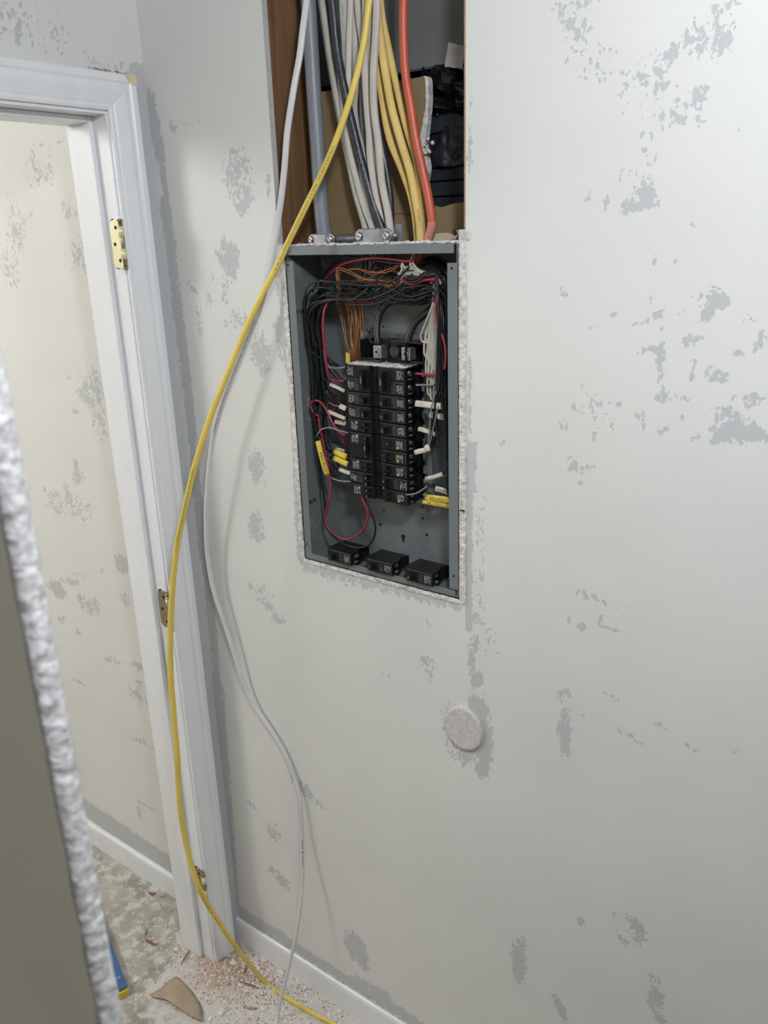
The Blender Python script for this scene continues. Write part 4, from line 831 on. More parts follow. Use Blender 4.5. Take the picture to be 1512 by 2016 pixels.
text_on_path('print', 'ROMEX', pth([(808, 340), (820, 400), (826, 440), (829, 490)], .044), .058, .0050, .0042, M['ink_y'], yb)
orange = cable([(797, -60), (794, 20), (795, 90), (799, 150), (809, 210), (818, 270), (829, 320), (840, 370), (849, 420), (850, 445), (843, 468), (838, 495)], .040, .0070, .0056, 'romex_orange', 'orange cable entering the right end of the box top', group=None)

# ------------------------------------------------------------------ clamps on top of the box
def clamp(c, w, zt, label, ext=0):
    r = empty('cable_clamp', (c, .03, PT)); tag(r, label, 'cable clamp')
    h = zt
    bm = bmesh.new(); pts = []
    for a in range(0, 181, 20): pts.append((c + w / 2 - h / 2 + h / 2 * math.sin(math.radians(a)), .018, PT + .001 + h / 2 + h / 2 * math.cos(math.radians(a))))
    for a in range(180, 361, 20): pts.append((c - w / 2 + h / 2 + h / 2 * math.sin(math.radians(a)), .018, PT + .001 + h / 2 + h / 2 * math.cos(math.radians(a))))
    prism(bm, pts, (0, .004, 0), bev=.0007); prism(bm, [(c - w * .22, .0135, PT + .002), (c + w * .22, .0135, PT + .002), (c + w * .27, .018, PT + .002), (c - w * .27, .018, PT + .002)], (0, 0, h - .002), bev=.0006)
    setp(fin('saddle', bm, M['galv']), r)
    bm = bmesh.new(); cyl(bm, (c, .045, PT), (c, .045, PT + h * .5), w * .40, 28); cyl(bm, (c, .045, PT), (c, .045, PT + .003), w * .46, 28); setp(fin('collar', bm, M['galv']), r)
    for s in (-1, 1):
        x = c + s * (w / 2 - h * .42); bm = bmesh.new(); cyl(bm, (x, .0178, PT + .001 + h / 2), (x, .0140, PT + .001 + h / 2), h * .30, 18, h * .22)
        g = setp(fin('clamp_screw', bm, M['screw']), r)
        bm = bmesh.new(); z = PT + .001 + h / 2; a = math.radians(55 if s > 0 else 20)
        Tm = Matrix.Translation((x, .0139, z)) @ Matrix.Rotation(a, 4, 'Y'); box(bm, -h * .2, h * .2, -.0002, .0002, -.0006, .0006, T=Tm)
        k = fin('screw_slot', bm, M['hole']); k.parent = g
    return r
pa = at(632, 472, .018); clamp(pa.x, .060, .0185, 'smaller galvanised clamp holding the thick grey cable')
pb = at(734, 466, .018); rb = clamp(pb.x, .078, .0245, 'larger galvanised clamp holding the fan of white cables')
bm = bmesh.new(); q = at(765, 467, .022); cyl(bm, (q.x - .01, .022, PT + .013), (q.x + .018, .022, PT + .013), .0030, 14); setp(fin('clamp_bolt', bm, M['galv']), rb)
bm = bmesh.new(); box(bm, q.x + .008, q.x + .022, .030, .034, PT + .001, PT + .032, bev=.003); setp(fin('clamp_tab', bm, M['steel']), rb)
bm = bmesh.new(); x0_ = at(664, 472, .03).x; x1_ = at(700, 472, .03).x
cyl(bm, (x0_ - .004, .034, PT + .009), (x1_ + .004, .034, PT + .009), .0075, 22)
for i in range(17): x = x0_ + (x1_ - x0_) * i / 16; cyl(bm, (x, .034, PT + .009), (x + .0011, .034, PT + .009), .0088, 22)
tag(fin('threaded_nipple', bm, M['galv']), 'threaded metal fitting lying between the two clamps', 'pipe fitting')
# scrap of torn paper and grit at the right end of the top
bm = bmesh.new(); pp = [at(*c_, .03) for c_ in ((852, 474), (858, 460), (880, 458), (893, 462), (900, 452), (903, 458), (897, 470), (880, 473))]
prism(bm, pp, (0, .0012, 0)); o = fin('torn_paper', bm, M['kraft_light']); tag(o, 'curl of torn brown paper on the right end of the box top', 'paper scrap')
bm = bmesh.new(); cyl(bm, at(893, 459, .028), at(899, 456, .030), .004, 12); tag(fin('cut_cable_end', bm, M['wire_black']), 'short black cable stub beside the torn paper', 'cable stub')

# ------------------------------------------------------------------ the two long loose cables
yel_px = [(733, -60), (726, 10), (717, 80), (702, 150), (683, 215), (660, 280), (632, 345), (600, 410), (572, 468), (545, 525), (520, 572), (492, 630), (466, 690), (440, 755), (416, 815), (396, 875), (379, 935), (364, 1000), (350, 1065), (342, 1130), (337, 1200), (335, 1270), (337, 1345), (343, 1420), (349, 1490), (352, 1560), (360, 1630), (376, 1700), (398, 1762)]
yy = [.012, .008, .002, -.004, -.012, -.02, -.03, -.04, -.052, -.064, -.075, -.088, -.10, -.115, -.13, -.142, -.152, -.160, -.166, -.172, -.176, -.18, -.184, -.19, -.195, -.198, -.198, -.196, -.190]
yel = pth(yel_px, yy)
yel.insert(0, V((yel[0].x + .01, .03, 2.42)))
yel += [at(438, 1826, -.165), at(470, 1872, -.145)] + [atz(a, b, .008) for a, b in ((520, 1932), (560, 1962), (600, 1986), (650, 2014), (700, 2040))]
# faded scuffed end of the orange cable
bm = bmesh.new(); Po = pth([(850, 437), (850, 445), (847, 457), (843, 468), (839, 482)], .040); tube_bm(bm, Po, .0074, .0060, 22, step=.004)
oc = fin('faded_end', bm, mat('faded_orange_jacket', (.52, .20, .16), .6)); oc.parent = orange; oc['label'] = 'faded pinkish end of the orange cable'
bm = bmesh.new(); tube_bm(bm, yel, lambda t: .0054 + .0013 * min(1, max(0, (t - .25) * 3)), .0042, 24, step=.01); yc = fin('cable', bm, M['romex_yellow']); tag(yc, 'long bright yellow cable hanging from the bay down to the floor', 'cable')
wht_px = [(612, -60), (604, 0), (596, 60), (590, 110), (580, 165), (572, 215), (565, 265), (561, 320), (555, 380), (548, 430), (540, 480), (530, 535), (516, 590), (498, 640), (478, 690), (456, 745), (436, 800), (420, 860), (412, 920), (407, 980), (406, 1040), (409, 1095), (420, 1160), (441, 1225), (462, 1290), (480, 1345), (505, 1395), (536, 1440), (562, 1485), (580, 1530), (591, 1575), (594, 1630), (596, 1690), (595, 1740), (590, 1795), (581, 1850), (568, 1905), (556, 1952)]
wy = [.03, .02, .008, 0, -.008, -.012, -.014, -.015, -.016, -.017, -.018, -.022, -.028, -.034, -.040, -.044, -.046, -.046, -.044, -.040, -.034, -.030, -.026, -.022, -.018, -.014, -.010, -.008, -.007, -.007, -.010, -.016, -.026, -.040, -.056, -.074, -.092, -.106]
wht = [V((at(612, -60, .03).x + .01, .04, 2.42))] + pth(wht_px, wy) + [atz(545, 2005, .006), atz(538, 2050, .006)]
bm = bmesh.new(); tube_bm(bm, wht, lambda t: .0056 - .0012 * min(1, max(0, (t - .35) * 2.2)), .0034, 24, step=.01); wc = fin('cable', bm, M['romex_new']); tag(wc, 'long white cable hanging beside the yellow one and touching the wall low down', 'cable')
def near_s(P, px, py):
    path = catmull(P); L = 0; best = (1e9, 0); 
    for i, p in enumerate(path):
        if i: L += (p - path[i - 1]).length
        v = ROT.transposed() @ (p - CAM); x = 756 + FPX * v.x / -v.z; y = 1008 - FPX * v.y / -v.z
        d = (x - px) ** 2 + (y - py) ** 2
        if d < best[0]: best = (d, L)
    return best[1]
TXT1 = '(UL) TYPE NM-B 600 VOLT  ....  E18679  AWG   WWW.PATENTSW.COM  09/20/2019   07   04   67'
def cprint(P, o, a, b, body, size, m, off, st=1.5):
    s0 = near_s(P, *a); s1 = near_s(P, *b); me = text_mesh(body, size); w_ = max(v.co.x for v in me.vertices); bpy.data.meshes.remove(me)
    text_on_path('print', body, P, s0, size, off, m, o, stretch=(s1 - s0) / w_)
cprint(yel, yc, (658, 285), (543, 530), 'TYPE NM-B 600V (UL)  AWG  E-T  WWW.PATENTSW.COM 09/20/2019  07  04  67', .0060, M['ink_y'], .0042)
cprint(yel, yc, (384, 925), (342, 1085), 'MADE IN USA  (UL) TYPE NM-B  600V  WWW.PATENTSW.COM 09/20/2019  07  04  67', .0060, M['ink_y'], .0042)
cprint(yel, yc, (392, 1748), (470, 1872), 'TYPE NM-B  600V   AWG  12-2', .0060, M['ink_y'], .0042)
cprint(yel, yc, (632, 2003), (700, 2040), 'MADE IN USA', .0060, M['ink_y'], .0042)
cprint(wht, wc, (505, 628), (418, 850), '14-2 WITH GROUND TYPE NM-B 600 VOLT (UL) 15 AMP MAX  CIRCUIT  ALUMINUM', .0052, M['ink_p'], .0035)
cprint(wht, wc, (594, 1655), (595, 1705), 'NM-B 600V', .0045, M['ink_p'], .0035)

# ------------------------------------------------------------------ wires inside the box
rnd = random.Random(21)
def wire(L, ys, m, label, group=None, r=.00155, rn=None, name='wire', n=8, cat='wire'):
    o = tube(name, pth(L, ys), r, M[m], rn, n, step=.008); tag(o, label, cat, group); return o
J = lambda s: rnd.uniform(-s, s)
def rowpx(side, r, u=.062, y=.045):
    p = V((XC + side * u, YF + (y - .02), ROWZ(r))); v = ROT.transposed() @ (p - CAM)
    return (756 + FPX * v.x / -v.z, 1008 - FPX * v.y / -v.z)
GL = 'black wires of the left bundle'
LB = 'black insulated wire sweeping over to the left bundle and down to the left breakers'
tops = [(815, 512), (808, 530), (800, 548), (775, 520), (765, 515), (790, 560), (740, 515), (752, 520), (806, 570), (812, 545), (780, 540), (760, 560), (798, 590), (822, 520), (770, 575), (745, 560)]
for k in range(16):
    t = k / 15; r_ = min(9, int(k * .62)); ex = rowpx(-1, r_); a = tops[k]
    xb = 604 + 29 * ((k * 7) % 16) / 15                      # place in the bundle
    yb_ = .022 + .045 * ((k * 5) % 16) / 15
    mid = (690 + J(25), 562 + 34 * t + J(6)); yc0 = 575 + 42 * t
    L = [a, ((a[0] + mid[0]) / 2 + J(10), (a[1] + mid[1]) / 2 + 8 + J(8)), mid, (640 + J(8), 560 + 38 * t + J(5)), (xb + 6, yc0), (xb - 2, yc0 + 34), (xb + 4, 680 + J(8))]
    down = [(xb + 10, 740 + J(6)), (xb + 12 + J(5), 800)]
    for d in down:
        if d[1] < ex[1] - 30: L.append(d)
    if ex[1] > 870: L.append((xb + 16 + J(4), 860))
    L += [((xb + ex[0]) / 2 + 4, ex[1] - 8), (ex[0] - 8, ex[1] + J(2)), ex]
    n_ = len(L); ys = [.05 + (yb_ - .05) * min(1, i / 4) for i in range(n_ - 3)] + [.045, .045, .045]
    wire(L, ys, 'wire_black', LB, GL)
GA = 'loose grey-black wires arching across the top of the box'
for i, (L, ys) in enumerate([
    ([(812, 540), (790, 560), (765, 575), (730, 588), (700, 590), (665, 588), (635, 592), (612, 600), (603, 622), (604, 660), (614, 710), (618, 770), (616, 800), (622, 850)], .018),
    ([(806, 525), (785, 545), (755, 560), (720, 562), (690, 560), (655, 555), (628, 554), (608, 562), (600, 585), (602, 640), (612, 700), (616, 760), (620, 820), (626, 870)], .014),
    ([(812, 560), (780, 580), (745, 597), (715, 600), (680, 596), (655, 572), (625, 566), (606, 580), (600, 612), (604, 680)], .022),
    ([(730, 562), (708, 582), (690, 592), (660, 590), (632, 596), (612, 612), (606, 650), (618, 740)], .016),
    ([(728, 570), (712, 582), (695, 588), (670, 586), (640, 580), (625, 590)], .026),
    ([(745, 575), (730, 590), (712, 592), (694, 588), (668, 575), (640, 552), (625, 556), (615, 575)], .030),
    ([(770, 555), (755, 545), (740, 553), (720, 556), (692, 553), (655, 556)], .024)]):
    wire(L, ys, 'wire_black', 'dark grey wire arching across the top of the box above the breakers', GA, .0017)
# big red and black pair under the top lip
wire([(818, 512), (800, 514), (770, 510), (735, 508), (700, 513), (672, 522), (650, 540), (640, 560), (638, 620)], [.02, .02, .02, .02, .024, .036, .052, .066, .080], 'wire_red', 'thick red wire curving just under the top edge of the box', r=.0026)
wire([(818, 516), (790, 519), (760, 516), (735, 512), (700, 507), (675, 507), (655, 520), (640, 538), (632, 556), (628, 620)], [.026, .026, .026, .026, .026, .03, .045, .06, .074, .082], 'wire_black', 'thick black wire paired with the red one under the top edge', r=.0026)
wire([(735, 598), (700, 592), (668, 589), (650, 592), (640, 605), (636, 640), (641, 700), (645, 730), (648, 744), (660, 749), (678, 750)], [.04, .04, .036, .030, .022, .018, .018, .02, .026, .036, .04], 'wire_red', 'red wire bending down left of the breakers to the second left row', r=.0024)
wire([(637, 690), (642, 715), (648, 722), (660, 725), (680, 723)], .03, 'wire_grey', 'short grey wire curving into the top left breaker', r=.0022)
wire([(650, 760), (656, 790), (662, 818), (668, 840), (676, 870), (686, 900)], .062, 'wire_red', 'dark red wire running down behind the left breaker wires', r=.0020)
wire([(628, 820), (618, 812), (612, 800), (614, 790), (626, 789), (636, 796), (645, 812), (658, 838), (670, 852), (680, 857)], .016, 'wire_red', 'pinkish red wire making a small loop left of the breakers', r=.0021)
wire([(626, 820), (632, 850), (640, 890), (648, 930), (652, 960), (648, 985), (641, 1010), (641, 1030), (655, 1050), (680, 1062), (700, 1056), (718, 1038), (725, 1016), (722, 1000), (712, 978), (705, 955)], .022, 'wire_red', 'red wire drooping in a wide loop below the left breakers', r=.0021)
wire([(622, 800), (620, 850), (627, 900), (634, 950), (640, 1000), (640, 1030), (655, 1055), (685, 1074), (715, 1078), (732, 1066), (739, 1045), (735, 1020), (722, 992), (708, 965)], .024, 'wire_black', 'black wire drooping in the widest loop near the floor of the box', r=.0021)
wire([(623, 860), (632, 846), (650, 842), (668, 848), (684, 852)], .014, 'wire_grey', 'grey wire bent across the left bundle at the middle', r=.0017)
wire([(643, 936), (655, 942), (670, 947), (690, 948)], .024, 'wire_grey', 'thin grey wire from the MICRO tag to a left breaker', r=.0016)
wire([(626, 855), (621, 868), (625, 872)], .020, 'wire_black', 'short black wire going into the top of the MICRO tag', r=.0022)
wire([(648, 885), (650, 915), (660, 922), (672, 925)], .050, 'wire_grey', 'thin grey wire from the small cream tag low on the left', r=.0014)
wire([(648, 896), (655, 895), (664, 898)], .040, 'wire_grey', 'grey wire entering the lower of the two yellow sleeves on the left', r=.0014)
wire([(645, 880), (652, 886), (660, 889)], .044, 'wire_grey', 'grey wire entering the upper yellow sleeve on the left', r=.0014)
wire([(647, 792), (655, 797), (668, 800)], .034, 'wire_grey', 'short grey wire leading to the small folded cream tag', r=.0014)

GR = 'black wires of the right bundle'
RB = 'black insulated wire turning down the right side of the box to the right breakers'
tops = [(792, 545), (800, 560), (785, 575), (778, 585), (770, 590), (805, 580), (765, 575), (790, 600), (775, 565), (760, 590), (812, 590), (800, 545), (783, 560), (772, 600), (795, 590), (808, 556)]
for k in range(16):
    t = k / 15; r_ = min(9, 2 + int(k * .5)); ex = rowpx(1, r_, .060, .05); a = tops[k]
    xb = 862 + 24 * ((k * 5) % 16) / 15; yb_ = .008 + .055 * ((k * 7) % 16) / 15
    L = [a, (815 + J(8), 560 + 35 * t + J(5)), (842 + J(6), 548 + 46 * t + J(4)), (xb - 2, 566 + 44 * t), (xb + 2, 620 + 30 * t), (xb + 3 + J(5), 690), (xb + J(6), 760)]
    if k % 3 == 0: L += [(xb - 6, 800), (xb + 6 + J(5), 880), (888, 930), (880, 935)]
    elif k % 3 == 1: L += [(xb - 10 + J(4), 800), (xb - 8 + J(4), 850), (xb - 22, 880)]
    else: L += [(xb + 4, 830), (xb + 8, 900), (xb + 8, 960), (886, 985)]
    ys = [.045 + (yb_ - .045) * min(1, i / 4) for i in range(len(L))]
    wire(L, ys, 'wire_black', RB, GR)
for i, (L, ys) in enumerate([
    ([(795, 545), (800, 550), (818, 549), (835, 537), (850, 534), (860, 540), (863, 560), (862, 620), (861, 700), (858, 780), (850, 860), (843, 884)], .012),
    ([(794, 548), (805, 556), (822, 553), (838, 541), (852, 536), (862, 548), (864, 600), (866, 690), (862, 760), (852, 830), (846, 880)], .010),
    ([(775, 562), (800, 560), (820, 552), (845, 545), (868, 542), (876, 552), (880, 590), (883, 650)], .020),
    ([(790, 568), (815, 564), (835, 562), (850, 568), (860, 580), (862, 620)], .014),
    ([(770, 566), (788, 578), (808, 584), (835, 578), (855, 572), (861, 590)], .018),
    ([(762, 572), (772, 586), (795, 590), (820, 590), (850, 580), (862, 600)], .022),
    ([(722, 572), (745, 582), (775, 588), (800, 590), (820, 590), (845, 578)], .030),
    ([(765, 578), (780, 590), (800, 591), (820, 584), (840, 575)], .026)]):
    wire(L, ys, 'wire_black', 'dark grey wire curving from the centre over to the right side', 'dark wires crossing to the right side', .0017)
wire([(788, 548), (800, 556), (812, 560), (830, 553), (848, 550), (857, 552)], .016, 'wire_red', 'short bright red wire among the dark wires at the upper right', r=.0026)
wire([(862, 580), (857, 610), (860, 635), (866, 650), (873, 668), (877, 690), (877, 715), (874, 728)], .012, 'wire_red', 'red wire running down the right bundle', r=.0018)
wire([(818, 735), (835, 737), (852, 738), (862, 737), (870, 732)], .028, 'wire_red', 'short pink-red wire into the top right breaker', r=.0022)
wire([(819, 758), (830, 758), (845, 758), (855, 758)], .030, 'wire_grey', 'short grey wire into the second right row', r=.0019)
wire([(862, 850), (870, 855), (885, 850), (892, 830)], .050, 'wire_black', 'black wire from the cream tag beside the fifth right row', r=.0015)
wire([(873, 930), (882, 929), (893, 922)], .052, 'wire_black', 'black wire leaving the open end of the white tag at the right flange', r=.0015)
wire([(832, 955), (845, 957), (858, 962)], .045, 'wire_black', 'black wire going into the WASHER tag', r=.0015)
wire([(800, 974), (818, 972), (832, 964), (841, 957)], .018, 'wire_grey', 'grey wire bent over the lowest right breaker', r=.0017)
wire([(832, 974), (842, 976)], .030, 'wire_grey', 'grey wire going into the HEATER tag', r=.0012)
for s, (L) in enumerate(([(858, 770), (850, 800), (846, 840), (843, 880)], [(862, 800), (856, 830), (847, 870), (843, 890)])):
    wire(L, .006, 'wire_grey', 'thin shiny wire hanging to the open white tags', 'shiny wires to the open white tags', .0011)

# white neutrals
GN = 'white wires looping into the right terminal bar'
for k in range(15):
    t = k / 14; xs_ = 840 + 20 * ((k * 4) % 15) / 14; ze = 668 + k * 9.5
    L = [(812 + J(6), 520 + J(8)), (800 - 12 * t + J(4), 532 + 2 * k), (815, 540 + J(5)), (840, 538 + J(4) + 3 * t), (858 + J(4), 550), (856 + J(4), 590), (xs_ + 6, 625), (xs_ - 8 + 6 * t, ze - 26), (xs_ - 6 + 8 * t, ze - 4), (xs_ + 8 + 5 * t, ze + 3), (872 + J(2), ze)]
    if k == 0: L = [(812, 520), (800, 540), (840, 545), (856, 580), (846, 615), (836, 640), (829, 660), (831, 672), (845, 675), (860, 674)]
    wire(L, [.03, .034, .034, .03, .03, .03, .034, .036, .036, .05, .066][:len(L)], 'wire_white', 'white wire fanning over the top right and looping into the right terminal bar', GN, .0018)
for i, L in enumerate([[(812, 505), (813, 518), (822, 530), (840, 538), (858, 542), (868, 560)], [(810, 508), (808, 522), (818, 532), (838, 540)], [(792, 516), (796, 526), (815, 530), (836, 537)], [(786, 540), (792, 530), (790, 523), (793, 520)], [(790, 540), (800, 538), (818, 536), (838, 537)], [(784, 538), (788, 540), (806, 540), (826, 541)]]):
    wire(L, .022, 'wire_white', 'short stretch of white wire fanned out below the yellow cables', 'white wires fanned below the yellow cables', .0021)
for i in range(5):
    wire([(868, 742 + i * 8), (878, 741 + i * 8 + J(1)), (888, 742 + i * 8)], .060, 'wire_white', 'white wire end in the right terminal bar behind the black wires', 'white wire ends in the right terminal bar', .0016)
# wires dropping in through the top clamp
for i in range(9):
    x = 716 + i * 7; m_ = ['wire_black', 'wire_black', 'wire_white', 'wire_white', 'wire_black', 'copper_dark', 'wire_black', 'wire_grey', 'wire_black'][i]
    wire([(x + 2, 492), (x, 515), (x - 4 + J(5), 540), (x + J(10), 562), (x + 12 + J(8), 580)], .066, m_, {'wire_black': 'black wire dropping from the clamp through the top of the box', 'wire_white': 'white wire dropping from the clamp through the top of the box', 'wire_grey': 'grey wire dropping from the clamp through the top of the box', 'copper_dark': 'dull copper wire dropping from the clamp through the top'}[m_], 'wires dropping in at the top centre', .0017)
for m_, L, lab in (('romex_yellow_old', [(818, 490), (814, 510), (812, 530)], 'yellow cable sheath ending just inside the box top'), ('romex_orange', [(832, 492), (826, 510), (818, 530)], 'orange cable sheath ending just inside the box top')):
    wire(L, .05, m_, lab, r=.005, rn=.004)
# bare copper grounds
GC = 'bare copper ground wires left of the main lugs'
for k in range(15):
    t = k / 14; x0_ = 668 + 44 * t ** .8; x1_ = 690 + 24 * t
    if k < 3: x0_, x1_ = 664 + k * 2.4, 687 + k * 2
    L = [(x0_ - 6 + J(4), 560 + J(10)), (x0_, 592 + J(4)), (x0_ + 4 + 4 * (1 - t) + J(2), 630), (x0_ + (x1_ - x0_) * .62 + J(2.5), 664), (x1_ - 1 + J(1.5), 695), (x1_ + J(1.5), 722)]
    wire(L, [.06, .062, .06 + J(.01), .056 + J(.01), .056 + J(.01), .060], 'copper', 'bare copper wire running down to behind the top left breaker', GC, .0011)
GC2 = 'bare copper wires across the top of the box'
for L, ys in (([(662, 600), (664, 560), (662, 535), (668, 527), (690, 534), (712, 546), (740, 551), (775, 552)], .032), ([(666, 600), (667, 565), (665, 538), (670, 531), (692, 540), (715, 549), (745, 553), (778, 556)], .032),
              ([(672, 590), (670, 560), (668, 540), (674, 534), (690, 530), (706, 529), (720, 536), (745, 536), (765, 530), (790, 518)], .036), ([(690, 531), (705, 530), (722, 533), (740, 536), (760, 537), (785, 524), (792, 518)], .036),
              ([(700, 545), (720, 556), (745, 560), (770, 566), (785, 556), (794, 546)], .034), ([(702, 552), (728, 552), (752, 560), (775, 562), (790, 550)], .030), ([(696, 528), (712, 533), (735, 541), (762, 534), (783, 536)], .04)):
    wire(L, ys, 'copper', 'bare copper wire crossing under the top edge of the box', GC2, .0011)
for k in range(8):
    wire([(654 + J(4), 782 + k * 6), (664, 776 + k * 6 + J(4)), (674, 786 + k * 5 + J(3)), (686, 792 + k * 5)], .070, 'copper_dark', 'tarnished copper wire behind the left tags', 'tarnished copper wires behind the left tags', .0011)
# heavy feeders
wire([(745, 684), (742, 660), (743, 635), (752, 610), (768, 595), (790, 592), (815, 595), (838, 592), (855, 580), (868, 560), (874, 540)], [.042, .044, .05, .055, .056, .056, .056, .058, .066, .072, .075], 'heavy', 'thick black feeder cable arching right from the left main lug', r=.0062, n=14)
wire([(802, 684), (806, 660), (816, 638), (832, 622), (850, 608), (866, 590), (880, 560), (885, 545)], [.044, .046, .052, .058, .066, .072, .076, .078], 'heavy', 'thick black feeder cable arching right from the right main lug', r=.0062, n=14)
wire([(830, 520), (845, 512), (865, 520), (880, 540), (886, 565)], .080, 'heavy', 'thick dark cable curving in the shadow of the upper right corner', r=.007, n=12)
wire([(634, 506), (638, 520), (650, 532), (668, 548)], .06, 'wire_grey', 'grey strap-like wire in the shadow of the upper left corner', r=.0026)
# knot of black insulation left of the left lug
bm = bmesh.new(); tube_bm(bm, pth([(724, 652), (732, 648), (738, 655), (733, 663), (728, 668), (734, 676), (740, 672)], .056), .0034, .0028, 8, step=.003); tag(fin('cut_insulation', bm, M['romex_black']), 'shiny scrap of cut black insulation left of the left main lug', 'insulation scrap')

# ------------------------------------------------------------------ tags and sleeves on the wires
def sleeve(L, ys, rw, rn, m, label, body=None, flip=False, size=.0055, ink='ink', group=None, open_end=False, st=1.25, s0=.004, side=0):
    P = pth(L, ys); bm = bmesh.new(); tube_bm(bm, P, rw, rn, 12, step=.01); o = fin('wire_tag', bm, M[m]); tag(o, label, 'wire tag', group)
    if body: text_on_path('lettering', body, P, s0, size, rn, M[ink], o, flip=flip, stretch=st, side=side)
    if open_end:
        p = P[-1]; t = (P[-1] - P[-2]).normalized(); bm = bmesh.new(); a = FACE - t * FACE.dot(t); a.normalize(); b_ = t.cross(a)
        vs = [bm.verts.new(p + t * .0002 + b_ * math.cos(2 * PI * j / 14) * rw * .72 + a * math.sin(2 * PI * j / 14) * rn * .62) for j in range(14)]; bm.faces.new(vs)
        h = fin('open_end', bm, M['hole']); h.parent = o
    return o
sleeve([(626, 868), (631, 890), (637, 912), (644, 934)], .008, .0052, .0026, 'tag_yellow', 'yellow tag lettered MICRO on the left bundle', 'MICRO', size=.0072, st=1.7, s0=.022)
sleeve([(658, 888), (670, 894), (682, 899)], .030, .0055, .0022, 'tag_yellow', 'upper of the two plain yellow sleeves left of the quad breaker')
sleeve([(657, 901), (670, 907), (684, 914)], .026, .0055, .0022, 'tag_yellow', 'lower of the two plain yellow sleeves left of the quad breaker')
sleeve([(661, 883), (670, 885), (678, 888)], .040, .0026, .0018, 'tag_white', 'small cream sleeve above the two yellow ones on the left')
sleeve([(650, 757), (664, 763), (678, 770)], .032, .0034, .0022, 'tag_white', 'plain cream sleeve near the top of the left breakers')
sleeve([(669, 799), (675, 802), (681, 805)], .034, .0048, .0014, 'tag_white', 'small folded cream tag with a black mark, left of the single breakers', '/|-', size=.004)
sleeve([(646, 810), (662, 817), (679, 824)], .024, .0038, .0024, 'tag_white', 'long cream sleeve pointing at the fourth left row')
sleeve([(660, 830), (670, 832), (680, 834)], .034, .0042, .0022, 'tag_white', 'cream sleeve with faint writing below the long one on the left', '/\\-/|-', size=.004)
sleeve([(668, 924), (678, 928), (690, 932)], .030, .0040, .0024, 'tag_white', 'twisted translucent cream tag low on the left side')
sleeve([(818, 794), (835, 796), (852, 798), (868, 800)], .024, .0056, .0018, 'tag_white', 'long flat cream tag behind the black wires, right of the third right row', '/-||\\-/|\\-', size=.0052, flip=True, ink='romex_grey', st=1.0)
sleeve([(846, 816), (860, 819), (878, 822)], .040, .0055, .0018, 'tag_white', 'cream tag with black lettering behind the black wires', '|/-\\|/', size=.006, flip=True, st=1.1, s0=.003)
sleeve([(824, 844), (842, 849), (861, 857)], .022, .0040, .0018, 'tag_white', 'slanting cream tag beside the lowest single breaker of the right column', '-/|/-', size=.005, flip=True, ink='romex_grey')
sleeve([(817, 891), (828, 888), (842, 885)], .004, .0046, .0026, 'tag_white', 'open ended white tag hanging in front of the right breakers', open_end=True)
sleeve([(843, 888), (842, 882), (838, 877)], .002, .0042, .0026, 'tag_white', 'small round open white tag touching the bigger open tag', open_end=True)
sleeve([(838, 943), (855, 939), (872, 933)], .040, .0040, .0028, 'tag_white', 'white rolled tag with scribbled writing above the WASHER tag', '|\\/-|/', size=.0042, flip=True, open_end=True, side=-.001)
sleeve([(858, 962), (870, 965), (886, 970), (900, 974)], .040, .0050, .0026, 'tag_white', 'white tag lettered WASHER upside down, running behind the right flange', 'WASHER', size=.0065, flip=True, st=1.25, s0=.003)
sleeve([(838, 979), (855, 981), (870, 983), (895, 986)], .030, .0058, .0022, 'tag_yellow', 'yellow tag lettered HEATER upside down at the lower right', 'HEATER', size=.0082, flip=True, st=1.2, s0=.009)
sleeve([(833, 988), (850, 991), (868, 994), (895, 998)], .026, .0036, .0026, 'tag_yellow', 'narrower yellow tag just under the HEATER one', 'KITCHEN CIRC', size=.0060, flip=True, st=1.15, s0=.008, side=.0008)
bm = bmesh.new(); p = at(684, 704, .050); prism(bm, [p + V(q) for q in ((-.005, 0, -.010), (.005, 0, -.010), (.0055, 0, .006), (.003, 0, .010), (-.003, 0, .009))], (0, .0012, 0)); tag(fin('wire_tag', bm, M['tag_yellow']), 'small yellow tag standing behind the top left breaker', 'wire tag')
# little wire end sticking out of the plaster on the right of the box
bm = bmesh.new(); tube_bm(bm, [at(899, 1006, .008), at(906, 1005, -.0015), at(911, 1005, -.005), at(914, 1008, -.008)], .0013, .0013, 8, step=.002); tag(fin('wire_stub', bm, M['wire_black']), 'tiny black wire end poking out of the plaster right of the box', 'wire end')

# ------------------------------------------------------------------ round cover plate on the wall
dc = at(915.5, 1430, 0); 
bm = bmesh.new(); prof = [(0, .0075), (.026, .0078), (.0345, .0082), (.0378, .0080), (.0402, .0064), (.0408, .004), (.0408, 0)]; n = 72
ce = V((.3755, 0, .9262)); rows = []
for r_, h in prof[1:]: rows.append([bm.verts.new(ce + V((r_ * math.cos(2 * PI * i / n), -h, r_ * 1.13 * math.sin(2 * PI * i / n)))) for i in range(n)])
c0 = bm.verts.new(ce + V((0, -prof[0][1], 0)))
for i in range(n): bm.faces.new([c0, rows[0][i], rows[0][(i + 1) % n]])
for a, b_ in zip(rows, rows[1:]):
    for i in range(n): f = bm.faces.new([a[i], b_[i], b_[(i + 1) % n], a[(i + 1) % n]]); f.smooth = True
tag(fin('wall_cover_plate', bm, M['disc']), 'round white blank cover plate on the wall below the breaker box', 'wall plate')

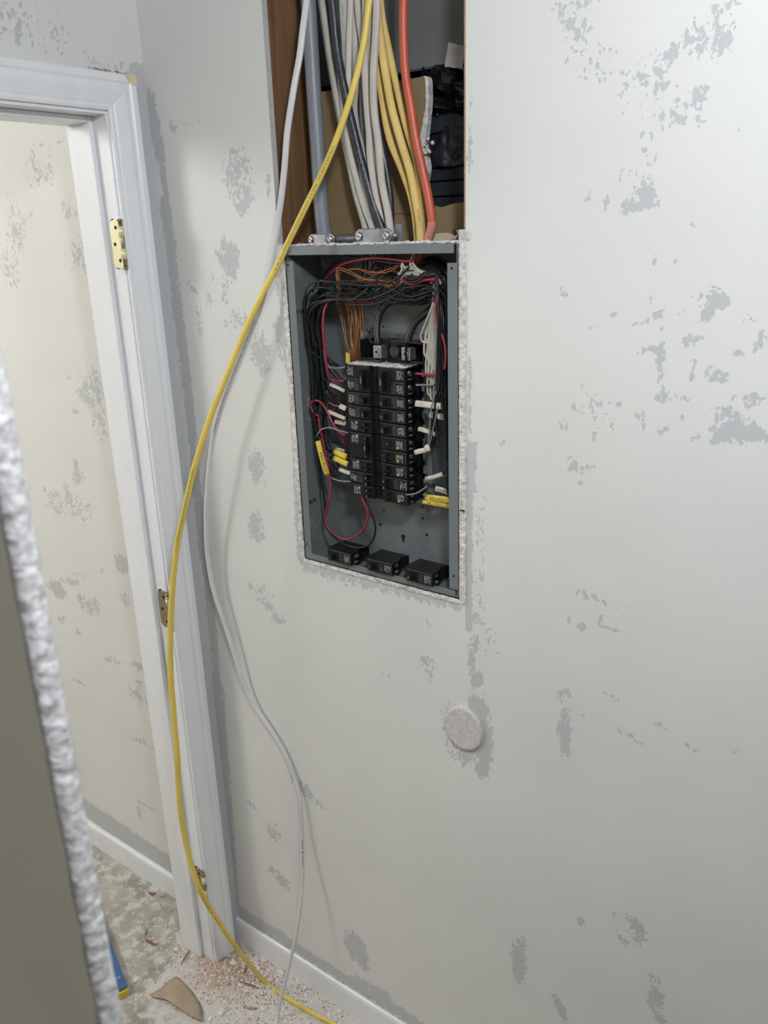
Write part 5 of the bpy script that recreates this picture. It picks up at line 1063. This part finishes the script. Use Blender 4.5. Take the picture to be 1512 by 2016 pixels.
# ------------------------------------------------------------------ things on the floor
def blob_chip(bm, p, r_, fl, rr):
    g = bmesh.ops.create_icosphere(bm, subdivisions=1, radius=1, matrix=Matrix.Identity(4)); a = rr.uniform(0, PI); ca, sa = math.cos(a), math.sin(a); ex = rr.uniform(.55, 1)
    for v in g['verts']:
        q = v.co * rr.uniform(.72, 1.18); x, y, z = q.x * r_, q.y * r_ * ex, max(-.35, q.z) * r_ * fl
        v.co = V((p[0] + x * ca - y * sa, p[1] + x * sa + y * ca, max(.0002, p[2] + z + r_ * fl * .36)))
rr = random.Random(31)
def chip(px, py, r_, label, fl=.5, group=None, m='chip', name='plaster_chip', cat='plaster chip'):
    p = atz(px, py, 0); bm = bmesh.new(); blob_chip(bm, p, r_, fl, rr); o = fin(name, bm, M[m]); tag(o, label, cat, group); return o
for px, py, r_, lab in ((553, 1915, .0125, 'largest white plaster chip, against the skirting beside the white cable'), (519, 1985, .010, 'long upright white chip left of the white cable'), (457, 1897, .009, 'white chip on the sawdust between casing foot and yellow cable'), (436, 1994, .013, 'flat white chip right of the brown paper scrap'), (414, 2007, .008, 'white chip touching the corner of the brown paper scrap'),
                        (346, 1870, .008, 'white chip left of the casing foot'), (267, 1930, .009, 'squarish white chip right of the blue straightedge'), (358, 1910, .007, 'white chip above the brown paper scrap'), (268, 1968, .006, 'small white chip left of the brown paper scrap'), (412, 1883, .006, 'white chip at the very foot of the casing'),
                        (546, 1930, .007, 'round white chip just left of the white cable on the floor'), (603, 1960, .010, 'pale chip above the yellow cable near the skirting'), (668, 1992, .009, 'white chip near the skirting at the bottom edge'), (648, 2000, .008, 'chip between yellow cable and skirting at the bottom'), (625, 1975, .008, 'cracked flat chip near the skirting, right of the white cable'), (182, 1658, .008, 'lone chip by the far skirting beyond the door')):
    chip(px, py, r_, lab, .42)
G = 'small white plaster chips on the floor'
protos = []
for i in range(4):
    bm = bmesh.new(); blob_chip(bm, (0, 0, 0), .0045, .5, rr); me = bpy.data.meshes.new('plaster_chip'); bmesh.ops.recalc_face_normals(bm, faces=bm.faces); bm.to_mesh(me); bm.free(); me.materials.append(M['chip']); protos.append(me)
cnt = 0
while cnt < 170:
    x = rr.gauss(-.10, .17); y = -.02 - abs(rr.gauss(0, .12))
    if x < -.33 and rr.random() < .7 or x > .12 or y > -.018 or (x < -.335 and y > -.12): continue
    o = bpy.data.objects.new('plaster_chip', rr.choice(protos)); C.objects.link(o); o.location = (x, y, 0); o.rotation_euler = (0, 0, rr.uniform(0, 6)); s = rr.uniform(.35, 1.0) ** 1.3; o.scale = (s, s, s)
    tag(o, 'small white plaster chip among the rubble by the wall', 'plaster chip', G); cnt += 1
o = crumbs('plaster_dust', 2300, lambda r: (r.gauss(-.10, .18), -.014 - abs(r.gauss(0, .13)), 0), .0007, .0042, 'chip', 51, .38); tag(o, 'fine white plaster rubble on the floor along the wall', 'rubble', kind='stuff')
o = crumbs('wood_dust', 1500, lambda r: (r.gauss(-.24, .12), -.014 - abs(r.gauss(0, .09)), 0), .0006, .0028, 'dust', 52, .5); tag(o, 'orange brown sawdust round the foot of the casing', 'sawdust', kind='stuff')
o = crumbs('dark_grit', 260, lambda r: (r.uniform(-1.0, -.0), -.014 - abs(r.gauss(0, .18)), 0), .0006, .0022, 'splinter', 53, .5); tag(o, 'scattered dark specks of grit over the floor', 'grit', kind='stuff')
def shaving(pts, w_, m, label):
    P = [atz(a, b, .002 + .002 * (i % 2)) for i, (a, b) in enumerate(pts)]; bm = bmesh.new(); tube_bm(bm, P, lambda t: w_ * (1 - .6 * abs(2 * t - 1)), .0009, 6, face=V((0, 0, 1)), step=.004); tag(fin('wood_shaving', bm, M[m]), label, 'wood splinter')
shaving([(356, 1899), (362, 1888), (373, 1871)], .0022, 'splinter', 'straight brown splinter left of the casing foot')
shaving([(285, 1848), (295, 1854), (305, 1859), (311, 1857)], .0042, 'splinter', 'dark brown splinter with a forked end on the bare floor')
shaving([(286, 1845), (287, 1838), (289, 1829)], .0012, 'splinter', 'thin upright sliver joined to the forked splinter')
shaving([(472, 1932), (490, 1938), (510, 1946)], .0030, 'splinter', 'brown splinter left of the yellow cable')
shaving([(478, 1982), (492, 1984), (508, 1985)], .0026, 'dust', 'tan splinter below the brown one near the yellow cable')
shaving([(481, 1915), (484, 1905), (488, 1898)], .0030, 'splinter', 'stubby brown splinter on the sawdust near the yellow cable')
shaving([(292, 1756), (300, 1760), (306, 1757)], .0045, 'splinter', 'dark curled scrap near the far skirting')
shaving([(312, 1764), (322, 1765), (328, 1761)], .0016, 'dust', 'thin curled sliver near the far skirting')
# torn piece of brown board paper
out = [(294, 1959.6), (304, 1957), (319, 1950.6), (334, 1938), (348.6, 1929), (357, 1934), (366.5, 1944.7), (380, 1957), (390, 1972.5), (397, 1983), (400, 1994), (399, 2016), (386, 2011), (374, 2006), (356, 1994), (338.7, 1982.4), (329, 1975), (319, 1970.5), (308, 1968), (301, 1966.5)]
bm = bmesh.new(); vs = []
cx_ = sum(a for a, b in out) / len(out); cy_ = sum(b for a, b in out) / len(out)
rings = []
for k in range(5):
    f = 1 - k / 5
    row = []
    for a, b in out:
        p = atz(cx_ + (a - cx_) * f, cy_ + (b - cy_) * f, 0); h = .004 + .010 * max(0, math.sin((p.x * 9 + p.y * 21) * 1.4)) + .002 * mnoise.noise(p * 30)
        row.append(bm.verts.new((p.x, p.y, h)))
    rings.append(row)
m_ = len(out)
for a, b in zip(rings, rings[1:]):
    for i in range(m_): f = bm.faces.new([a[i], a[(i + 1) % m_], b[(i + 1) % m_], b[i]]); f.smooth = True
bm.faces.new(rings[-1])
o = fin('torn_paper', bm, M['kraft_light']); s = o.modifiers.new('t', 'SOLIDIFY'); s.thickness = .0012; tag(o, 'large torn scrap of brown board paper on the floor', 'paper scrap')
c = crumbs('wood_crumbs', 46, lambda r: (lambda p: (p.x, p.y, .012))(atz(352 + r.gauss(0, 5) + r.uniform(-6, 10), 1985 + r.gauss(0, 5), 0)), .001, .003, 'dust', 77, .5); tag(c, 'orange wood crumbs resting on the torn brown paper', 'crumbs', kind='stuff')
# blue straightedge
q = [atz(a, b, .026) for a, b in ((196, 1797), (251, 1940), (234, 1950), (192, 1850))]
q[3] = q[2] + (q[0] - q[1]) * .75 + (q[2] - q[1]) * .0
q[0] = q[1] + (q[0] - q[1]) * 1.25
se = empty('straightedge', q[1]); tag(se, 'blue tapered bar with round rivets and a yellow edge lying past the near wall', 'tool')
bm = bmesh.new(); prism(bm, [V((p.x, p.y, .020)) for p in q], (0, 0, .006), bev=.0008); setp(fin('blue_plate', bm, M['blue']), se)
cq = sum(q, V()) / 4
bm = bmesh.new(); d1 = (q[1] - q[0]).normalized() * .006; d2 = (q[2] - q[1]).normalized() * .004
prism(bm, [V((p.x, p.y, .0005)) for p in (q[0] - d2 * 0, q[1] + d1, q[2] + d1 + d2, q[3] + d2)], (0, 0, .0190), bev=.001); setp(fin('yellow_base', bm, M['yellow_plastic']), se)
for a, b in ((212, 1872), (234, 1925)):
    p = atz(a, b, .026); bm = bmesh.new(); cyl(bm, p + V((0, 0, -.0002)), p + V((0, 0, .0014)), .0052, 20, .0042); g = setp(fin('rivet', bm, M['galv']), se)
